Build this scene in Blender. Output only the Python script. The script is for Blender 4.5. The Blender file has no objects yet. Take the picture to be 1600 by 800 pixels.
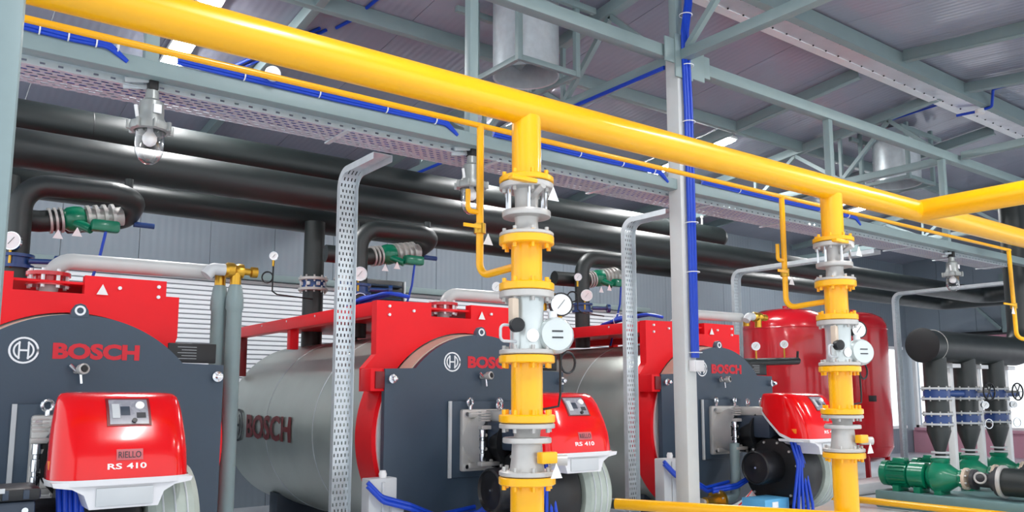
import bpy, bmesh, math, random
from mathutils import Vector as V, Matrix
random.seed(7)
PI = math.pi
S = bpy.context.scene
COL = S.collection
# ------------------------------------------------------------------ camera
FP, HZ, CY, CAMZ = 1275.0, 164.0, 451.0, 1.7      # focal length in px, horizon offset, principal row, eye height
TH = math.atan(HZ / FP)
AZ = math.atan(1730 / (FP / math.cos(TH)))
cd = bpy.data.cameras.new('camera'); cam = bpy.data.objects.new('camera', cd); COL.objects.link(cam)
cam.location = (0, 0, CAMZ); cam.rotation_euler = (PI / 2 + TH, 0, AZ - PI / 2)
cd.sensor_width = 36; cd.lens = FP / 1600 * 36; cd.shift_y = 51 / 1600; cd.clip_start = .05
S.camera = cam
# ------------------------------------------------------------------ world / exposure
w = bpy.data.worlds.new('world'); S.world = w; w.use_nodes = True
w.node_tree.nodes['Background'].inputs[0].default_value = (.90, .95, 1.0, 1)
w.node_tree.nodes['Background'].inputs[1].default_value = 1.3
S.view_settings.view_transform = 'Standard'; S.view_settings.look = 'None'
S.view_settings.gamma = 1; S.view_settings.use_curve_mapping = False
S.view_settings.exposure = 0.4
LED_STRENGTH = 90.0

# ------------------------------------------------------------------ pixel -> point on a known plane
def ray(x, y):
    u = (x - 800) / FP; v = (CY - y) / FP
    fw = math.cos(TH) - v * math.sin(TH); up = v * math.cos(TH) + math.sin(TH)
    return V((math.sin(AZ) * u + math.cos(AZ) * fw, -math.cos(AZ) * u + math.sin(AZ) * fw, up))
C0 = V((0, 0, CAMZ))
def atY(x, y, Y): d = ray(x, y); return C0 + d * (Y / d.y)
def atX(x, y, X): d = ray(x, y); return C0 + d * (X / d.x)
def atZ(x, y, Z): d = ray(x, y); return C0 + d * ((Z - CAMZ) / d.z)

# ------------------------------------------------------------------ materials
M = {}
def lin(c): return tuple((v / 12.92 if v <= .04045 else ((v + .055) / 1.055) ** 2.4) for v in [x / 255 for x in c])
def mat(name, rgb, rough=.5, metal=0., coat=0., var=.06, scale=6., bump=0., bscale=60., emit=0., trans=0., spec=.5, stretch=(1, 1, 1)):
    m = bpy.data.materials.new(name); m.use_nodes = True
    nt = m.node_tree; N = nt.nodes; L = nt.links; b = N['Principled BSDF']
    c = lin(rgb)
    b.inputs['Base Color'].default_value = (*c, 1); b.inputs['Roughness'].default_value = rough
    b.inputs['Metallic'].default_value = metal; b.inputs['Coat Weight'].default_value = coat
    b.inputs['Coat Roughness'].default_value = .08; b.inputs['Specular IOR Level'].default_value = spec
    b.inputs['Transmission Weight'].default_value = trans
    if emit:
        b.inputs['Emission Color'].default_value = (*c, 1); b.inputs['Emission Strength'].default_value = emit
    tc = N.new('ShaderNodeTexCoord'); mp = N.new('ShaderNodeMapping'); mp.inputs['Scale'].default_value = stretch
    L.new(tc.outputs['Object'], mp.inputs['Vector'])
    if var:
        n = N.new('ShaderNodeTexNoise'); n.inputs['Scale'].default_value = scale; n.inputs['Detail'].default_value = 4
        L.new(mp.outputs[0], n.inputs['Vector'])
        r = N.new('ShaderNodeMapRange'); r.inputs[3].default_value = 1 - var * 2; r.inputs[4].default_value = 1 + var * 2
        L.new(n.outputs['Fac'], r.inputs[0])
        mx = N.new('ShaderNodeMix'); mx.data_type = 'RGBA'; mx.blend_type = 'MULTIPLY'; mx.inputs[0].default_value = 1
        mx.inputs[6].default_value = (*c, 1); L.new(r.outputs[0], mx.inputs[7]); L.new(mx.outputs[2], b.inputs['Base Color'])
        r2 = N.new('ShaderNodeMapRange'); r2.inputs[3].default_value = max(.02, rough - var); r2.inputs[4].default_value = min(1, rough + var)
        L.new(n.outputs['Fac'], r2.inputs[0]); L.new(r2.outputs[0], b.inputs['Roughness'])
    if bump:
        n2 = N.new('ShaderNodeTexNoise'); n2.inputs['Scale'].default_value = bscale; n2.inputs['Detail'].default_value = 3
        L.new(mp.outputs[0], n2.inputs['Vector'])
        bp = N.new('ShaderNodeBump'); bp.inputs['Strength'].default_value = bump; bp.inputs['Distance'].default_value = .01
        L.new(n2.outputs['Fac'], bp.inputs['Height']); L.new(bp.outputs[0], b.inputs['Normal'])
    M[name] = m
    return m
mat('yellow', (255, 186, 0), .3, coat=.25, var=.02)
mat('red', (240, 16, 30), .42, coat=.0, var=.02, spec=.3)
mat('hood_red', (230, 2, 10), .16, coat=.3, var=.01, spec=.4)
mat('tank_red', (206, 18, 34), .25, coat=.5, var=.02)
mat('darkred', (120, 14, 20), .4)
mat('steel', (134, 153, 154), .45, var=.04)
mat('zinc', (208, 216, 220), .36, metal=.4, var=.08, scale=14)
mat('postgrey', (206, 209, 207), .45, var=.03)
mat('meter', (206, 213, 212), .25, metal=.45, var=.04)
mat('badge', (196, 96, 100), .4)
mat('foil', (226, 226, 232), .3, metal=.6, var=.05, bump=.8, bscale=5)
mat('bright', (232, 234, 236), .3, metal=.2, var=.03)
mat('castgrey', (196, 194, 190), .4, metal=.3, var=.06)
mat('lampgrey', (158, 162, 160), .4, metal=.4, var=.08)
mat('beige', (214, 196, 176), .6)
mat('chrome', (225, 228, 232), .18, metal=1., var=.02)
mat('plate', (58, 74, 90), .42, var=.08, scale=3, bump=.08, bscale=25)
mat('shell', (186, 194, 188), .36, metal=.65, var=.09, scale=2.2, bump=.12, bscale=7)
mat('rubber', (24, 33, 32), .46, var=.1, scale=5, spec=.7)
mat('black', (18, 19, 22), .4, var=.08)
mat('darkblue', (46, 58, 74), .4)
mat('blue', (14, 66, 190), .38, var=.05)
mat('valveblue', (30, 66, 128), .35, coat=.2)
mat('green', (0, 124, 90), .3, coat=.3, var=.05)
mat('white', (240, 240, 240), .45, var=.02)
mat('plastic', (222, 222, 224), .35, var=.02)
mat('lightgrey', (198, 202, 204), .45, var=.03)
mat('pipegrey', (196, 198, 196), .4, var=.04)
mat('palegreen', (170, 180, 170), .45, var=.1, scale=8)
mat('brass', (206, 160, 60), .3, metal=.9)
mat('orange', (245, 130, 20), .4)
mat('boxblue', (90, 170, 215), .5)
mat('letter_red', (214, 24, 44), .5, var=.02)
mat('letter_dark', (120, 30, 36), .5, var=.02)
mat('letter_black', (50, 52, 56), .5, var=.02)
mat('lip_orange', (235, 160, 90), .5)
mat('floor', (214, 218, 224), .22, var=.04, scale=1.2)
mat('base_teal', (108, 140, 142), .5)
mat('reflect_pink_wall', (206, 150, 166), .6, var=.03)  # pink tint puts the red reflected onto the wall into its colour
mat('slat', (246, 247, 250), .5, var=.01)
mat('led', (255, 255, 255), .4, var=0, emit=LED_STRENGTH)
mat('slat_shade', (120, 124, 132), .6)  # tone of the painted shadow lines between window slats
mat('dial', (244, 246, 246), .35, var=.02)
mat('window_grey', (150, 150, 158), .25, var=.15, scale=20)
m_ = mat('glass', (255, 255, 255), .02, var=0); _N = m_.node_tree.nodes; _L = m_.node_tree.links
_t = _N.new('ShaderNodeBsdfTransparent'); _g = _N.new('ShaderNodeBsdfGlossy'); _g.inputs['Roughness'].default_value = .03
_w = _N.new('ShaderNodeLayerWeight'); _w.inputs[0].default_value = .35; _x = _N.new('ShaderNodeMixShader')
_L.new(_w.outputs['Facing'], _x.inputs[0]); _L.new(_t.outputs[0], _x.inputs[1]); _L.new(_g.outputs[0], _x.inputs[2])
_L.new(_x.outputs[0], [n for n in _N if n.type == 'OUTPUT_MATERIAL'][0].inputs[0])
mat('pane', (255, 255, 255), .02, var=0, trans=1.0); M['pane'].node_tree.nodes['Principled BSDF'].inputs['IOR'].default_value = 1.02

def ribbed(name, rgb, rough, axis, pitch, strength, metal=0., var=.04):
    m = mat(name, rgb, rough, metal, var=var, scale=1.5)
    nt = m.node_tree; N = nt.nodes; L = nt.links; b = N['Principled BSDF']
    tc = N.new('ShaderNodeTexCoord'); sx = N.new('ShaderNodeSeparateXYZ'); L.new(tc.outputs['Object'], sx.inputs[0])
    mu = N.new('ShaderNodeMath'); mu.operation = 'MULTIPLY'; mu.inputs[1].default_value = 2 * PI / pitch; L.new(sx.outputs[axis], mu.inputs[0])
    sn = N.new('ShaderNodeMath'); sn.operation = 'SINE'; L.new(mu.outputs[0], sn.inputs[0])
    bp = N.new('ShaderNodeBump'); bp.inputs['Strength'].default_value = strength; bp.inputs['Distance'].default_value = .004
    L.new(sn.outputs[0], bp.inputs['Height']); L.new(bp.outputs[0], b.inputs['Normal'])
ribbed('roof', (150, 153, 168), .17, 0, .09, .22)
ribbed('wallpanel', (138, 150, 160), .42, 0, .10, .35)

def perforated(name, ax, ay, pa, wa, pb, wb, stag, src='zinc', crest=None):
    m = M[src].copy(); m.name = name; M[name] = m
    nt = m.node_tree; N = nt.nodes; L = nt.links; b = N['Principled BSDF']; out = [n for n in N if n.type == 'OUTPUT_MATERIAL'][0]
    tc = N.new('ShaderNodeTexCoord'); sx = N.new('ShaderNodeSeparateXYZ'); L.new(tc.outputs['Object'], sx.inputs[0])
    def mth(op, a, bb=None):
        n = N.new('ShaderNodeMath'); n.operation = op
        for i, q in enumerate((a, bb)):
            if q is None: continue
            if isinstance(q, (int, float)): n.inputs[i].default_value = q
            else: L.new(q, n.inputs[i])
        return n.outputs[0]
    a = mth('DIVIDE', sx.outputs[ax], pa); bb = mth('DIVIDE', sx.outputs[ay], pb)
    if stag: a = mth('ADD', a, mth('MULTIPLY', mth('FLOOR', bb), stag))
    ma = mth('LESS_THAN', mth('ABSOLUTE', mth('SUBTRACT', mth('FRACT', mth('ADD', a, 100.)), .5)), wa / pa / 2)
    mb = mth('LESS_THAN', mth('ABSOLUTE', mth('SUBTRACT', mth('FRACT', mth('ADD', bb, 100.)), .5)), wb / pb / 2)
    k = mth('MULTIPLY', ma, mb)
    t = N.new('ShaderNodeBsdfTransparent'); mx = N.new('ShaderNodeMixShader')
    L.new(k, mx.inputs[0]); L.new(b.outputs[0], mx.inputs[1]); L.new(t.outputs[0], mx.inputs[2]); L.new(mx.outputs[0], out.inputs[0])
perforated('perf_drop', 0, 2, .034, .013, .052, .028, .5)
mat('galv', (196, 196, 204), .55, metal=.2, var=.1, scale=14)
perforated('perf_under', 0, 1, .07, .045, .05, .022, .5, 'galv')
perforated('perf_side', 0, 2, .10, .03, .06, .014, 0)
# slats let some daylight through
def translucent(mn, fac):
    m = M[mn]; nt = m.node_tree; N = nt.nodes; L = nt.links; b = N['Principled BSDF']; out = [n for n in N if n.type == 'OUTPUT_MATERIAL'][0]
    t = N.new('ShaderNodeBsdfTranslucent'); t.inputs[0].default_value = (.95, .95, .95, 1); mx = N.new('ShaderNodeMixShader'); mx.inputs[0].default_value = fac
    L.new(b.outputs[0], mx.inputs[1]); L.new(t.outputs[0], mx.inputs[2]); L.new(mx.outputs[0], out.inputs[0])
translucent('slat', .55)

# ------------------------------------------------------------------ mesh helpers
def basis(d, up=None):
    z = V(d).normalized()
    h = V(up) if up else (V((0, 0, 1)) if abs(z.z) < .9 else V((1, 0, 0)))
    x = h.cross(z).normalized(); y = z.cross(x)
    return Matrix((x, y, z)).transposed()
class MB:
    def __init__(s): s.bm = bmesh.new()
    def box(s, c, d, bev=0, rot=None):
        r = bmesh.ops.create_cube(s.bm, size=1); vs = r['verts']
        bmesh.ops.scale(s.bm, vec=d, verts=vs)
        if bev:
            es = list({e for v in vs for e in v.link_edges})
            r2 = bmesh.ops.bevel(s.bm, geom=es, offset=bev, segments=2, affect='EDGES', profile=.5)
            vs = list({v for f in r2['faces'] for v in f.verts} | {v for v in vs if v.is_valid})
        for v in vs:
            if rot is not None: v.co = rot @ v.co
            v.co += V(c)
        return s
    def bar(s, a, b, w, h=None, bev=0, up=None):
        a = V(a); b = V(b); return s.box((a + b) / 2, (w, h or w, (b - a).length), bev, basis(b - a, up))
    def rings(s, rs, caps=(True, True), close=True):
        rv = [[s.bm.verts.new(p) for p in r] for r in rs]
        n = len(rv[0])
        for i in range(len(rv) - 1):
            for j in range(n if close else n - 1):
                k = (j + 1) % n
                try: s.bm.faces.new((rv[i][j], rv[i][k], rv[i + 1][k], rv[i + 1][j]))
                except ValueError: pass
        if close:
            if caps[0]: s.bm.faces.new(rv[0][::-1])
            if caps[1]: s.bm.faces.new(rv[-1])
        return s
    def tube(s, path, r, n=14, fil=0, seg=6, caps=True, closed=False):
        P = [V(p) for p in path]
        if fil:
            Q = [P[0]]
            for i in range(1, len(P) - 1):
                a, b, c = P[i - 1], P[i], P[i + 1]
                d1 = (a - b).normalized(); d2 = (c - b).normalized(); ang = d1.angle(d2)
                if ang > PI - .05: Q.append(b); continue
                t = min(fil / math.tan(ang / 2), (a - b).length * .49, (c - b).length * .49)
                rad = t * math.tan(ang / 2); ctr = b + (d1 + d2).normalized() * (rad / math.sin(ang / 2))
                s0 = b + d1 * t - ctr; s1 = b + d2 * t - ctr; tot = s0.angle(s1); ax = s0.cross(s1).normalized()
                for k in range(seg + 1): Q.append(ctr + Matrix.Rotation(tot * k / seg, 3, ax) @ s0)
            Q.append(P[-1]); P = Q
        fr = None; rs = []
        for i, p in enumerate(P):
            if i == 0: d = P[1] - P[0]
            elif i == len(P) - 1: d = P[-1] - P[-2]
            else: d = (P[i + 1] - p).normalized() + (p - P[i - 1]).normalized()
            d = d.normalized()
            if fr is None: fr = basis(d)
            else:
                q = pd.rotation_difference(d); fr = q.to_matrix() @ fr
            pd = d
            rr = r[min(i, len(r) - 1)] if isinstance(r, (list, tuple)) else r
            rs.append([p + fr @ V((math.cos(2 * PI * k / n) * rr, math.sin(2 * PI * k / n) * rr, 0)) for k in range(n)])
        if closed: rs.append(rs[0]); return s.rings(rs, (False, False))
        return s.rings(rs, (caps, caps))
    def lathe(s, prof, o=(0, 0, 0), d=(0, 0, 1), n=24, caps=True):
        B = basis(d); o = V(o)
        rs = [[o + B @ V((math.cos(2 * PI * k / n) * max(r, 1e-4), math.sin(2 * PI * k / n) * max(r, 1e-4), z)) for k in range(n)] for r, z in prof]
        return s.rings(rs, (caps, caps))
    def cyl(s, a, b, r, n=20, r2=None):
        a = V(a); b = V(b); return s.lathe([(r, 0), (r if r2 is None else r2, (b - a).length)], a, b - a, n)
    def torus(s, c, d, R, r, n=24, m=8):
        B = basis(d); c = V(c); rs = []
        for k in range(n):
            a = 2 * PI * k / n; e = V((math.cos(a), math.sin(a), 0))
            rs.append([c + B @ (e * (R + r * math.cos(2 * PI * j / m)) + V((0, 0, r * math.sin(2 * PI * j / m)))) for j in range(m)])
        rs.append(rs[0]); return s.rings(rs, (False, False))
    def prism(s, poly, f0, f1):      # poly in 2D; f0/f1 map (a,b) to a point of the two faces
        n = len(poly); A = [s.bm.verts.new(f0(*p)) for p in poly]; B = [s.bm.verts.new(f1(*p)) for p in poly]
        s.bm.faces.new(A[::-1]); s.bm.faces.new(B)
        for i in range(n): s.bm.faces.new((A[i], A[(i + 1) % n], B[(i + 1) % n], B[i]))
        return s
    def front(s, poly, y0, y1): return s.prism(poly, lambda a, b: V((a, y0, b)), lambda a, b: V((a, y1, b)))
    def annulus(s, c, d, r0, r1, t, n=28):
        return s.lathe([(r0, 0), (r1, 0), (r1, t), (r0, t), (r0, 0)], c, d, n, caps=False)
    def xf(s, m):
        bmesh.ops.transform(s.bm, matrix=m, verts=s.bm.verts); return s
    def build(s, name, m, parent=None, ang=35):
        bmesh.ops.remove_doubles(s.bm, verts=s.bm.verts, dist=1e-5)
        bmesh.ops.recalc_face_normals(s.bm, faces=s.bm.faces)
        me = bpy.data.meshes.new(name)
        off = parent.get('_o') if parent else None
        if off is not None: bmesh.ops.translate(s.bm, vec=-V(off), verts=s.bm.verts)
        s.bm.to_mesh(me); s.bm.free()
        me.materials.append(M[m])
        me.shade_smooth(); me.set_sharp_from_angle(angle=math.radians(ang))
        o = bpy.data.objects.new(name, me); COL.objects.link(o)
        if parent:
            o.parent = parent
            if off is not None: o['_o'] = list(off)
        return o
def tag(o, label=None, cat=None, group=None, kind=None):
    if label: o['label'] = label
    if cat: o['category'] = cat
    if group: o['group'] = group
    if kind: o['kind'] = kind
    return o
def thing(name, label, cat, loc=(0, 0, 0), group=None, kind=None):   # parts are then built in world coordinates
    o = bpy.data.objects.new(name, None); COL.objects.link(o); o.location = loc; o['_o'] = list(loc)
    o.empty_display_size = .2
    return tag(o, label, cat, group, kind)
def single(mb, name, m, label, cat, group=None, ang=35):             # a thing that is one mesh, origin at its centre bottom
    bmv = [v.co for v in mb.bm.verts]
    o0 = V(((min(v.x for v in bmv) + max(v.x for v in bmv)) / 2, (min(v.y for v in bmv) + max(v.y for v in bmv)) / 2, min(v.z for v in bmv)))
    bmesh.ops.translate(mb.bm, vec=-o0, verts=mb.bm.verts)
    o = mb.build(name, m, None, ang); o.location = o0
    return tag(o, label, cat, group)
def dup(root, loc, label=None, skip=()):
    r = root.copy(); COL.objects.link(r); r.location = loc
    if label: r['label'] = label
    for ch in list(root.children):
        if ch.name.split('.')[0] in skip: continue
        c = ch.copy(); COL.objects.link(c); c.parent = r
        for q in ch.children:
            d = q.copy(); COL.objects.link(d); d.parent = c
    return r
def part_copy(o, parent, loc):
    c = o.copy(); COL.objects.link(c); c.parent = parent; c.location = loc; return c
def stuff(o): o['kind'] = 'stuff'; return o
def struct(mb, name, m, ang=35): o = mb.build(name, m, None, ang); o['kind'] = 'structure'; return o

def text_polys(txt, size, depth, bold=0.0, width=None):
    cu = bpy.data.curves.new('t', 'FONT'); cu.body = txt; cu.size = 1; cu.extrude = .5; cu.offset = bold; cu.resolution_u = 3
    ob = bpy.data.objects.new('t', cu); me = bpy.data.meshes.new_from_object(ob)
    vs = [v.co.copy() for v in me.vertices]; fs = [tuple(p.vertices) for p in me.polygons]
    bpy.data.objects.remove(ob); bpy.data.curves.remove(cu); bpy.data.meshes.remove(me)
    x0 = min(v.x for v in vs); x1 = max(v.x for v in vs); y0 = min(v.y for v in vs); y1 = max(v.y for v in vs)
    k = size / (y1 - y0); kx = (width / (x1 - x0)) if width else k
    return [V(((v.x - x0) * kx, (v.y - y0) * k, v.z * depth)) for v in vs], fs
def text_part(txt, size, fn, m, parent, name='lettering', depth=.006, bold=0.02, width=None):
    vs, fs = text_polys(txt, size, depth, bold, width)
    mb = MB(); bv = [mb.bm.verts.new(fn(*v)) for v in vs]
    for f in fs:
        try: mb.bm.faces.new([bv[i] for i in f])
        except ValueError: pass
    return mb.build(name, m, parent)
def bolts(c, d, R, n, r, L, m, parent, name='bolts'):
    mb = MB(); B = basis(d); c = V(c); dd = V(d).normalized()
    for k in range(n):
        a = 2 * PI * (k + .5) / n; p = c + B @ V((math.cos(a) * R, math.sin(a) * R, 0))
        mb.cyl(p - dd * L / 2, p + dd * L / 2, r, 6)
    return stuff(mb.build(name, m, parent))
def gauge(p, d, r, parent, rim='chrome', name='gauge'):          # round dial facing d
    d = V(d).normalized()
    o = MB().lathe([(r * .6, -.03), (r, -.025), (r, .012), (r * .9, .012), (r * .88, .004)], p, d, 24).build(name, rim, parent)
    MB().lathe([(r * .89, .003), (r * .89, .007)], p, d, 24).build('dial', 'dial', o)
    B = basis(d)
    MB().bar(V(p) + B @ V((-.3 * r, -.35 * r, .009)), V(p) + B @ V((.3 * r, .4 * r, .009)), r * .09, .002).build('needle', 'black', o)
    return o

# ================================================================== SETTING
RIDGE_Y, RIDGE_Z, SL = 5.5, 6.30, .105
def roofz(y): return RIDGE_Z - SL * abs(y - RIDGE_Y)
BACK, RIGHT = 12.5, 24.0
struct(MB().box((11, 4.5, -.1), (36, 24, .2)), 'floor', 'floor')
# roof: sandwich panels side by side on two slopes
ceil = struct(MB().bar((-3, RIDGE_Y, RIDGE_Z + .12), (25, RIDGE_Y, RIDGE_Z + .12), .3, .02), 'ceiling', 'steel')
px0 = 9.09 - 11 * 1.15
for side in (0, 1):
    y1 = 12.6 if side == 0 else -3.0
    proto = None
    for i in range(25):
        x = px0 + i * 1.15
        if proto is None:
            mb = MB(); a = (x, RIDGE_Y, RIDGE_Z + .06); 
            mb.prism([(0, 0), (1.142, 0), (1.142, 1), (0, 1)], lambda p, q: V((p, RIDGE_Y + (y1 - RIDGE_Y) * q, roofz(RIDGE_Y + (y1 - RIDGE_Y) * q))),
                     lambda p, q: V((p, RIDGE_Y + (y1 - RIDGE_Y) * q, roofz(RIDGE_Y + (y1 - RIDGE_Y) * q) + .08)))
            proto = mb.build('panel', 'roof', ceil); proto.location = (x, 0, 0)
        else: part_copy(proto, ceil, (x, 0, 0))
# back wall with a long strip window
WZ0, WZ1, WX0, WX1 = 1.35, 3.44, .5, 12.9
wb = struct(MB().box((11, BACK + .22, .3), (29, .1, .6)), 'wall_back', 'steel')
pr = None
for i in range(27):
    x = -2.4 + i * 1.0
    for (z0, z1) in (((0, WZ0), (WZ1, 5.6)) if WX0 - .6 < x < WX1 - .3 else ((0, .7), (3.06, 5.6)) if 19.5 < x < 23 else ((0, 5.6),)):
        MB().box((x + .5, BACK + .08, (z0 + z1) / 2), (.992, .12, z1 - z0)).build('panel', 'wallpanel', wb)
struct(MB().box((6.7, BACK - .03, WZ1 + .06), (12.6, .1, .10), .01), 'trim_1', 'steel')
struct(MB().box((11, BACK - .06, 4.66), (26, .16, .14), .01), 'trim_2', 'steel')
wn = struct(MB().box((6.7, BACK + .07, WZ0), (12.6, .1, .06)).box((6.7, BACK + .07, WZ1 - .02), (12.6, .1, .06)), 'window_1', 'white')
for k in range(8):
    MB().box((WX0 + k * (WX1 - WX0) / 7, BACK + .12, (WZ0 + WZ1) / 2), (.06, .05, WZ1 - WZ0)).build('mullion', 'white', wn)
sl = None
for i in range(29):
    z = WZ0 + .05 + i * .072
    if sl is None:
        sl = MB().box((0, 0, 0), (WX1 - WX0, .012, .058), .003).build('slat', 'slat', wn); sl.location = (6.7, BACK + .03, z)
    else: part_copy(sl, wn, (6.7, BACK + .03, z))
shd = None  # grey strips draw the shadow lines between the slats
for i in range(29):
    z = WZ0 + .086 + i * .072
    if shd is None:
        shd = MB().box((0, 0, 0), (WX1 - WX0, .02, .016)).build('slat_shadow', 'slat_shade', wn); shd.location = (6.7, BACK + .035, z)
    else: part_copy(shd, wn, (6.7, BACK + .035, z))
wn2 = struct(MB().box((21.8, BACK + .02, .74), (3.6, .14, .08)).box((21.8, BACK + .02, 3.02), (3.6, .14, .08)), 'window_9', 'white')
for k in range(4): MB().box((20.05 + k * 1.17, BACK + .06, 1.87), (.07, .08, 2.3)).build('mullion', 'white', wn2)
MB().box((21.8, BACK + .08, 1.87), (3.5, .006, 2.3)).build('pane', 'pane', wn2)
# right wall with daylight windows
wr = struct(MB().box((RIGHT + .2, 5, .3), (.1, 16, .6)), 'wall_right', 'reflect_pink_wall')
MB().box((RIGHT + .06, 4.8, .32), (.12, 15.4, .64)).build('lower_panel', 'reflect_pink_wall', wr)
for i in range(15):
    y = -2.6 + i * 1.01
    MB().box((RIGHT + .06, y + .5, (3.06 + 6.2) / 2), (.12, 1.0, 6.2 - 3.06)).build('panel', 'wallpanel', wr)
MB().box((RIGHT - .03, 4.8, .68), (.2, 15.2, .08), .01).build('sill', 'reflect_pink_wall', wr)
MB().box((RIGHT - .04, 4.8, 3.36), (.12, 15.2, .1), .01).build('rail', 'black', wr)
MB().box((RIGHT - .03, 4.8, 3.2), (.08, 15.2, .2), .01).build('lintel', 'reflect_pink_wall', wr)
for k in range(6):
    y1 = 12.4 - k * 2.4
    wq = struct(MB().box((RIGHT + .06, y1 - .03, 1.87), (.1, .1, 2.4)).box((RIGHT + .06, y1 - 2.37, 1.87), (.1, .1, 2.4)).box((RIGHT + .06, y1 - 1.2, .75), (.1, 2.4, .08)).box((RIGHT + .06, y1 - 1.2, 3.02), (.1, 2.4, .08)), 'window_%d' % (k + 2), 'white')
    MB().box((RIGHT + .06, y1 - 1.2, 1.87), (.07, .06, 2.3)).build('mullion', 'white', wq)
    MB().box((RIGHT + .08, y1 - 1.2, 1.87), (.006, 2.3, 2.3)).build('pane', 'pane', wq)
MB().box((RIGHT - .06, 9.75, 4.15), (.1, .14, 1.6), .01).build('post', 'steel', wr)
MB().bar((RIGHT - .1, 11.1, 4.75), (RIGHT - .1, 9.85, 3.45), .08).build('brace', 'steel', wr)

# ================================================================== STEELWORK
PX = 6.22                                              # column in the middle of the picture
def truss(X, label, front=True):
    t = thing('roof_truss', label, 'truss', (X, RIDGE_Y, 5.1), 'cross trusses under the roof')
    for s, y1 in ((1, 12.4), (-1, -2.5)):
        MB().bar((X, RIDGE_Y + s * .1, 5.16), (X, y1, 5.16), .11, .11, .008).build('bottom_chord', 'steel', t)
        MB().bar((X, RIDGE_Y + s * .1, roofz(RIDGE_Y) - .13), (X, y1, roofz(y1) - .13), .12, .14, .008).build('top_chord', 'steel', t)
        n = 4 if s > 0 else 4
        for i in range(n):
            a = RIDGE_Y + s * (.12 + i * 1.7); b = a + s * .85; c = a + s * 1.7
            if abs(c - RIDGE_Y) > abs(y1 - RIDGE_Y): break
            if s < 0 and not front: continue
            MB().bar((X, a, 5.2), (X, b, roofz(b) - .2), .06).build('diagonal', 'steel', t)
            MB().bar((X, b, roofz(b) - .2), (X, c, 5.2), .06).build('diagonal', 'steel', t)
            MB().bar((X, c, 5.2), (X, c, roofz(c) - .2), .05).build('vertical', 'steel', t)
    return t
truss(PX, 'grey lattice roof truss meeting the column with the blue cable bundle')
truss(12.25, 'grey lattice roof truss behind the yellow branch pipe at right', False)
truss(18.3, 'farthest grey lattice roof truss near the end wall', False)
# main column
c = thing('steel_column', 'square pale grey steel column carrying a blue cable bundle', 'column', (PX, RIDGE_Y, 0))
MB().box((PX, RIDGE_Y, 2.6), (.165, .165, 5.2), .012).build('shaft', 'postgrey', c)
MB().box((PX, RIDGE_Y, 5.72), (.1, .1, 1.05), .008).build('king_post', 'steel', c)
MB().box((PX, RIDGE_Y, .015), (.36, .36, .03), .004).build('base_plate', 'steel', c)
MB().box((PX, RIDGE_Y - .095, 5.14), (.26, .02, .46), .004).build('gusset_plate', 'steel', c)
MB().box((PX + .21, RIDGE_Y - .09, 5.10), (.22, .02, .32), .004).build('gusset_plate', 'steel', c)
MB().box((PX + .36, RIDGE_Y - .08, 5.12), (.12, .02, .24), .004).build('gusset_plate', 'steel', c)
MB().box((PX - .2, RIDGE_Y - .085, 5.18), (.14, .02, .26), .004).build('gusset_plate', 'steel', c)
# near column
c = thing('steel_column', 'blue-grey steel column cropped by the left edge', 'column', (.185, 3.6, 0))
MB().box((.185, 3.6, 2.98), (.18, .18, 5.96), .03).build('shaft', 'steel', c)
MB().box((.185, 3.6, .015), (.36, .36, .03), .004).build('base_plate', 'steel', c)
# ridge girder: lower chord with hangers that carry the tray beam
gd = thing('ridge_girder', 'long grey tube girder with hangers running through the column head', 'girder', (PX, RIDGE_Y, 3.8))
MB().bar((.3, RIDGE_Y, 5.17), (PX - .2, RIDGE_Y, 5.17), .12, .13, .008).build('chord', 'steel', gd)
MB().bar((PX + .3, RIDGE_Y, 5.12), (23.8, RIDGE_Y, 5.12), .12, .13, .008).build('chord', 'steel', gd)
for x in (1.145, 3.66, 8.95, 11.82, 15.0, 18.0):
    MB().box((x, RIDGE_Y, 4.47), (.085, .085, 1.26), .006).build('hanger', 'steel', gd)
tb = single(MB().box((9.5, RIDGE_Y + .02, 3.80), (18.4, .12, .11), .008), 'tray_beam', 'steel', 'pale grey square beam right above the perforated cable tray', 'beam')
# ridge purlins with crinkled foil strip
rp = thing('ridge_purlin', 'double ridge purlin with crinkled shiny foil strip underneath', 'beam', (10, RIDGE_Y, 6.05))
MB().box((12, 5.29, 6.15), (24, .02, .2)).build('web', 'steel', rp)
MB().box((12, 5.34, 6.055), (24, .1, .012)).build('flange', 'steel', rp)
MB().box((12, 5.74, 6.10), (24, .12, .02)).build('flange', 'bright', rp)
MB().prism([(0, 0), (24, 0), (24, 1), (0, 1)], lambda a, b: V((a, 5.38 + .3 * b, 6.07 + .03 * b)), lambda a, b: V((a, 5.38 + .3 * b, 6.075 + .03 * b))).build('foil_strip', 'foil', rp)
mb = MB()
for i in range(70):
    mb.cyl((3 + i * .28, 5.40, 6.06), (3 + i * .28, 5.40, 6.075), .012, 6); mb.cyl((3.1 + i * .28, 5.66, 6.085), (3.1 + i * .28, 5.66, 6.105), .012, 6)
stuff(mb.build('rivets', 'black', rp))
def purlin(y, label):
    z = roofz(y)
    t = thing('roof_purlin', label, 'beam', (11, y, z - .18), 'roof purlins')
    MB().box((11.5, y, z - .095), (24.8, .02, .17), .003).build('web', 'steel', t)
    MB().box((11.5, y + .04, z - .175), (24.8, .09, .015), .003).build('flange', 'steel', t)
purlin(8.0, 'long grey purlin on the rear roof slope behind the fan ducts')
purlin(10.6, 'long grey purlin on the rear roof slope nearest the back wall')
purlin(3.0, 'grey purlin on the front roof slope above the camera')
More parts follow.
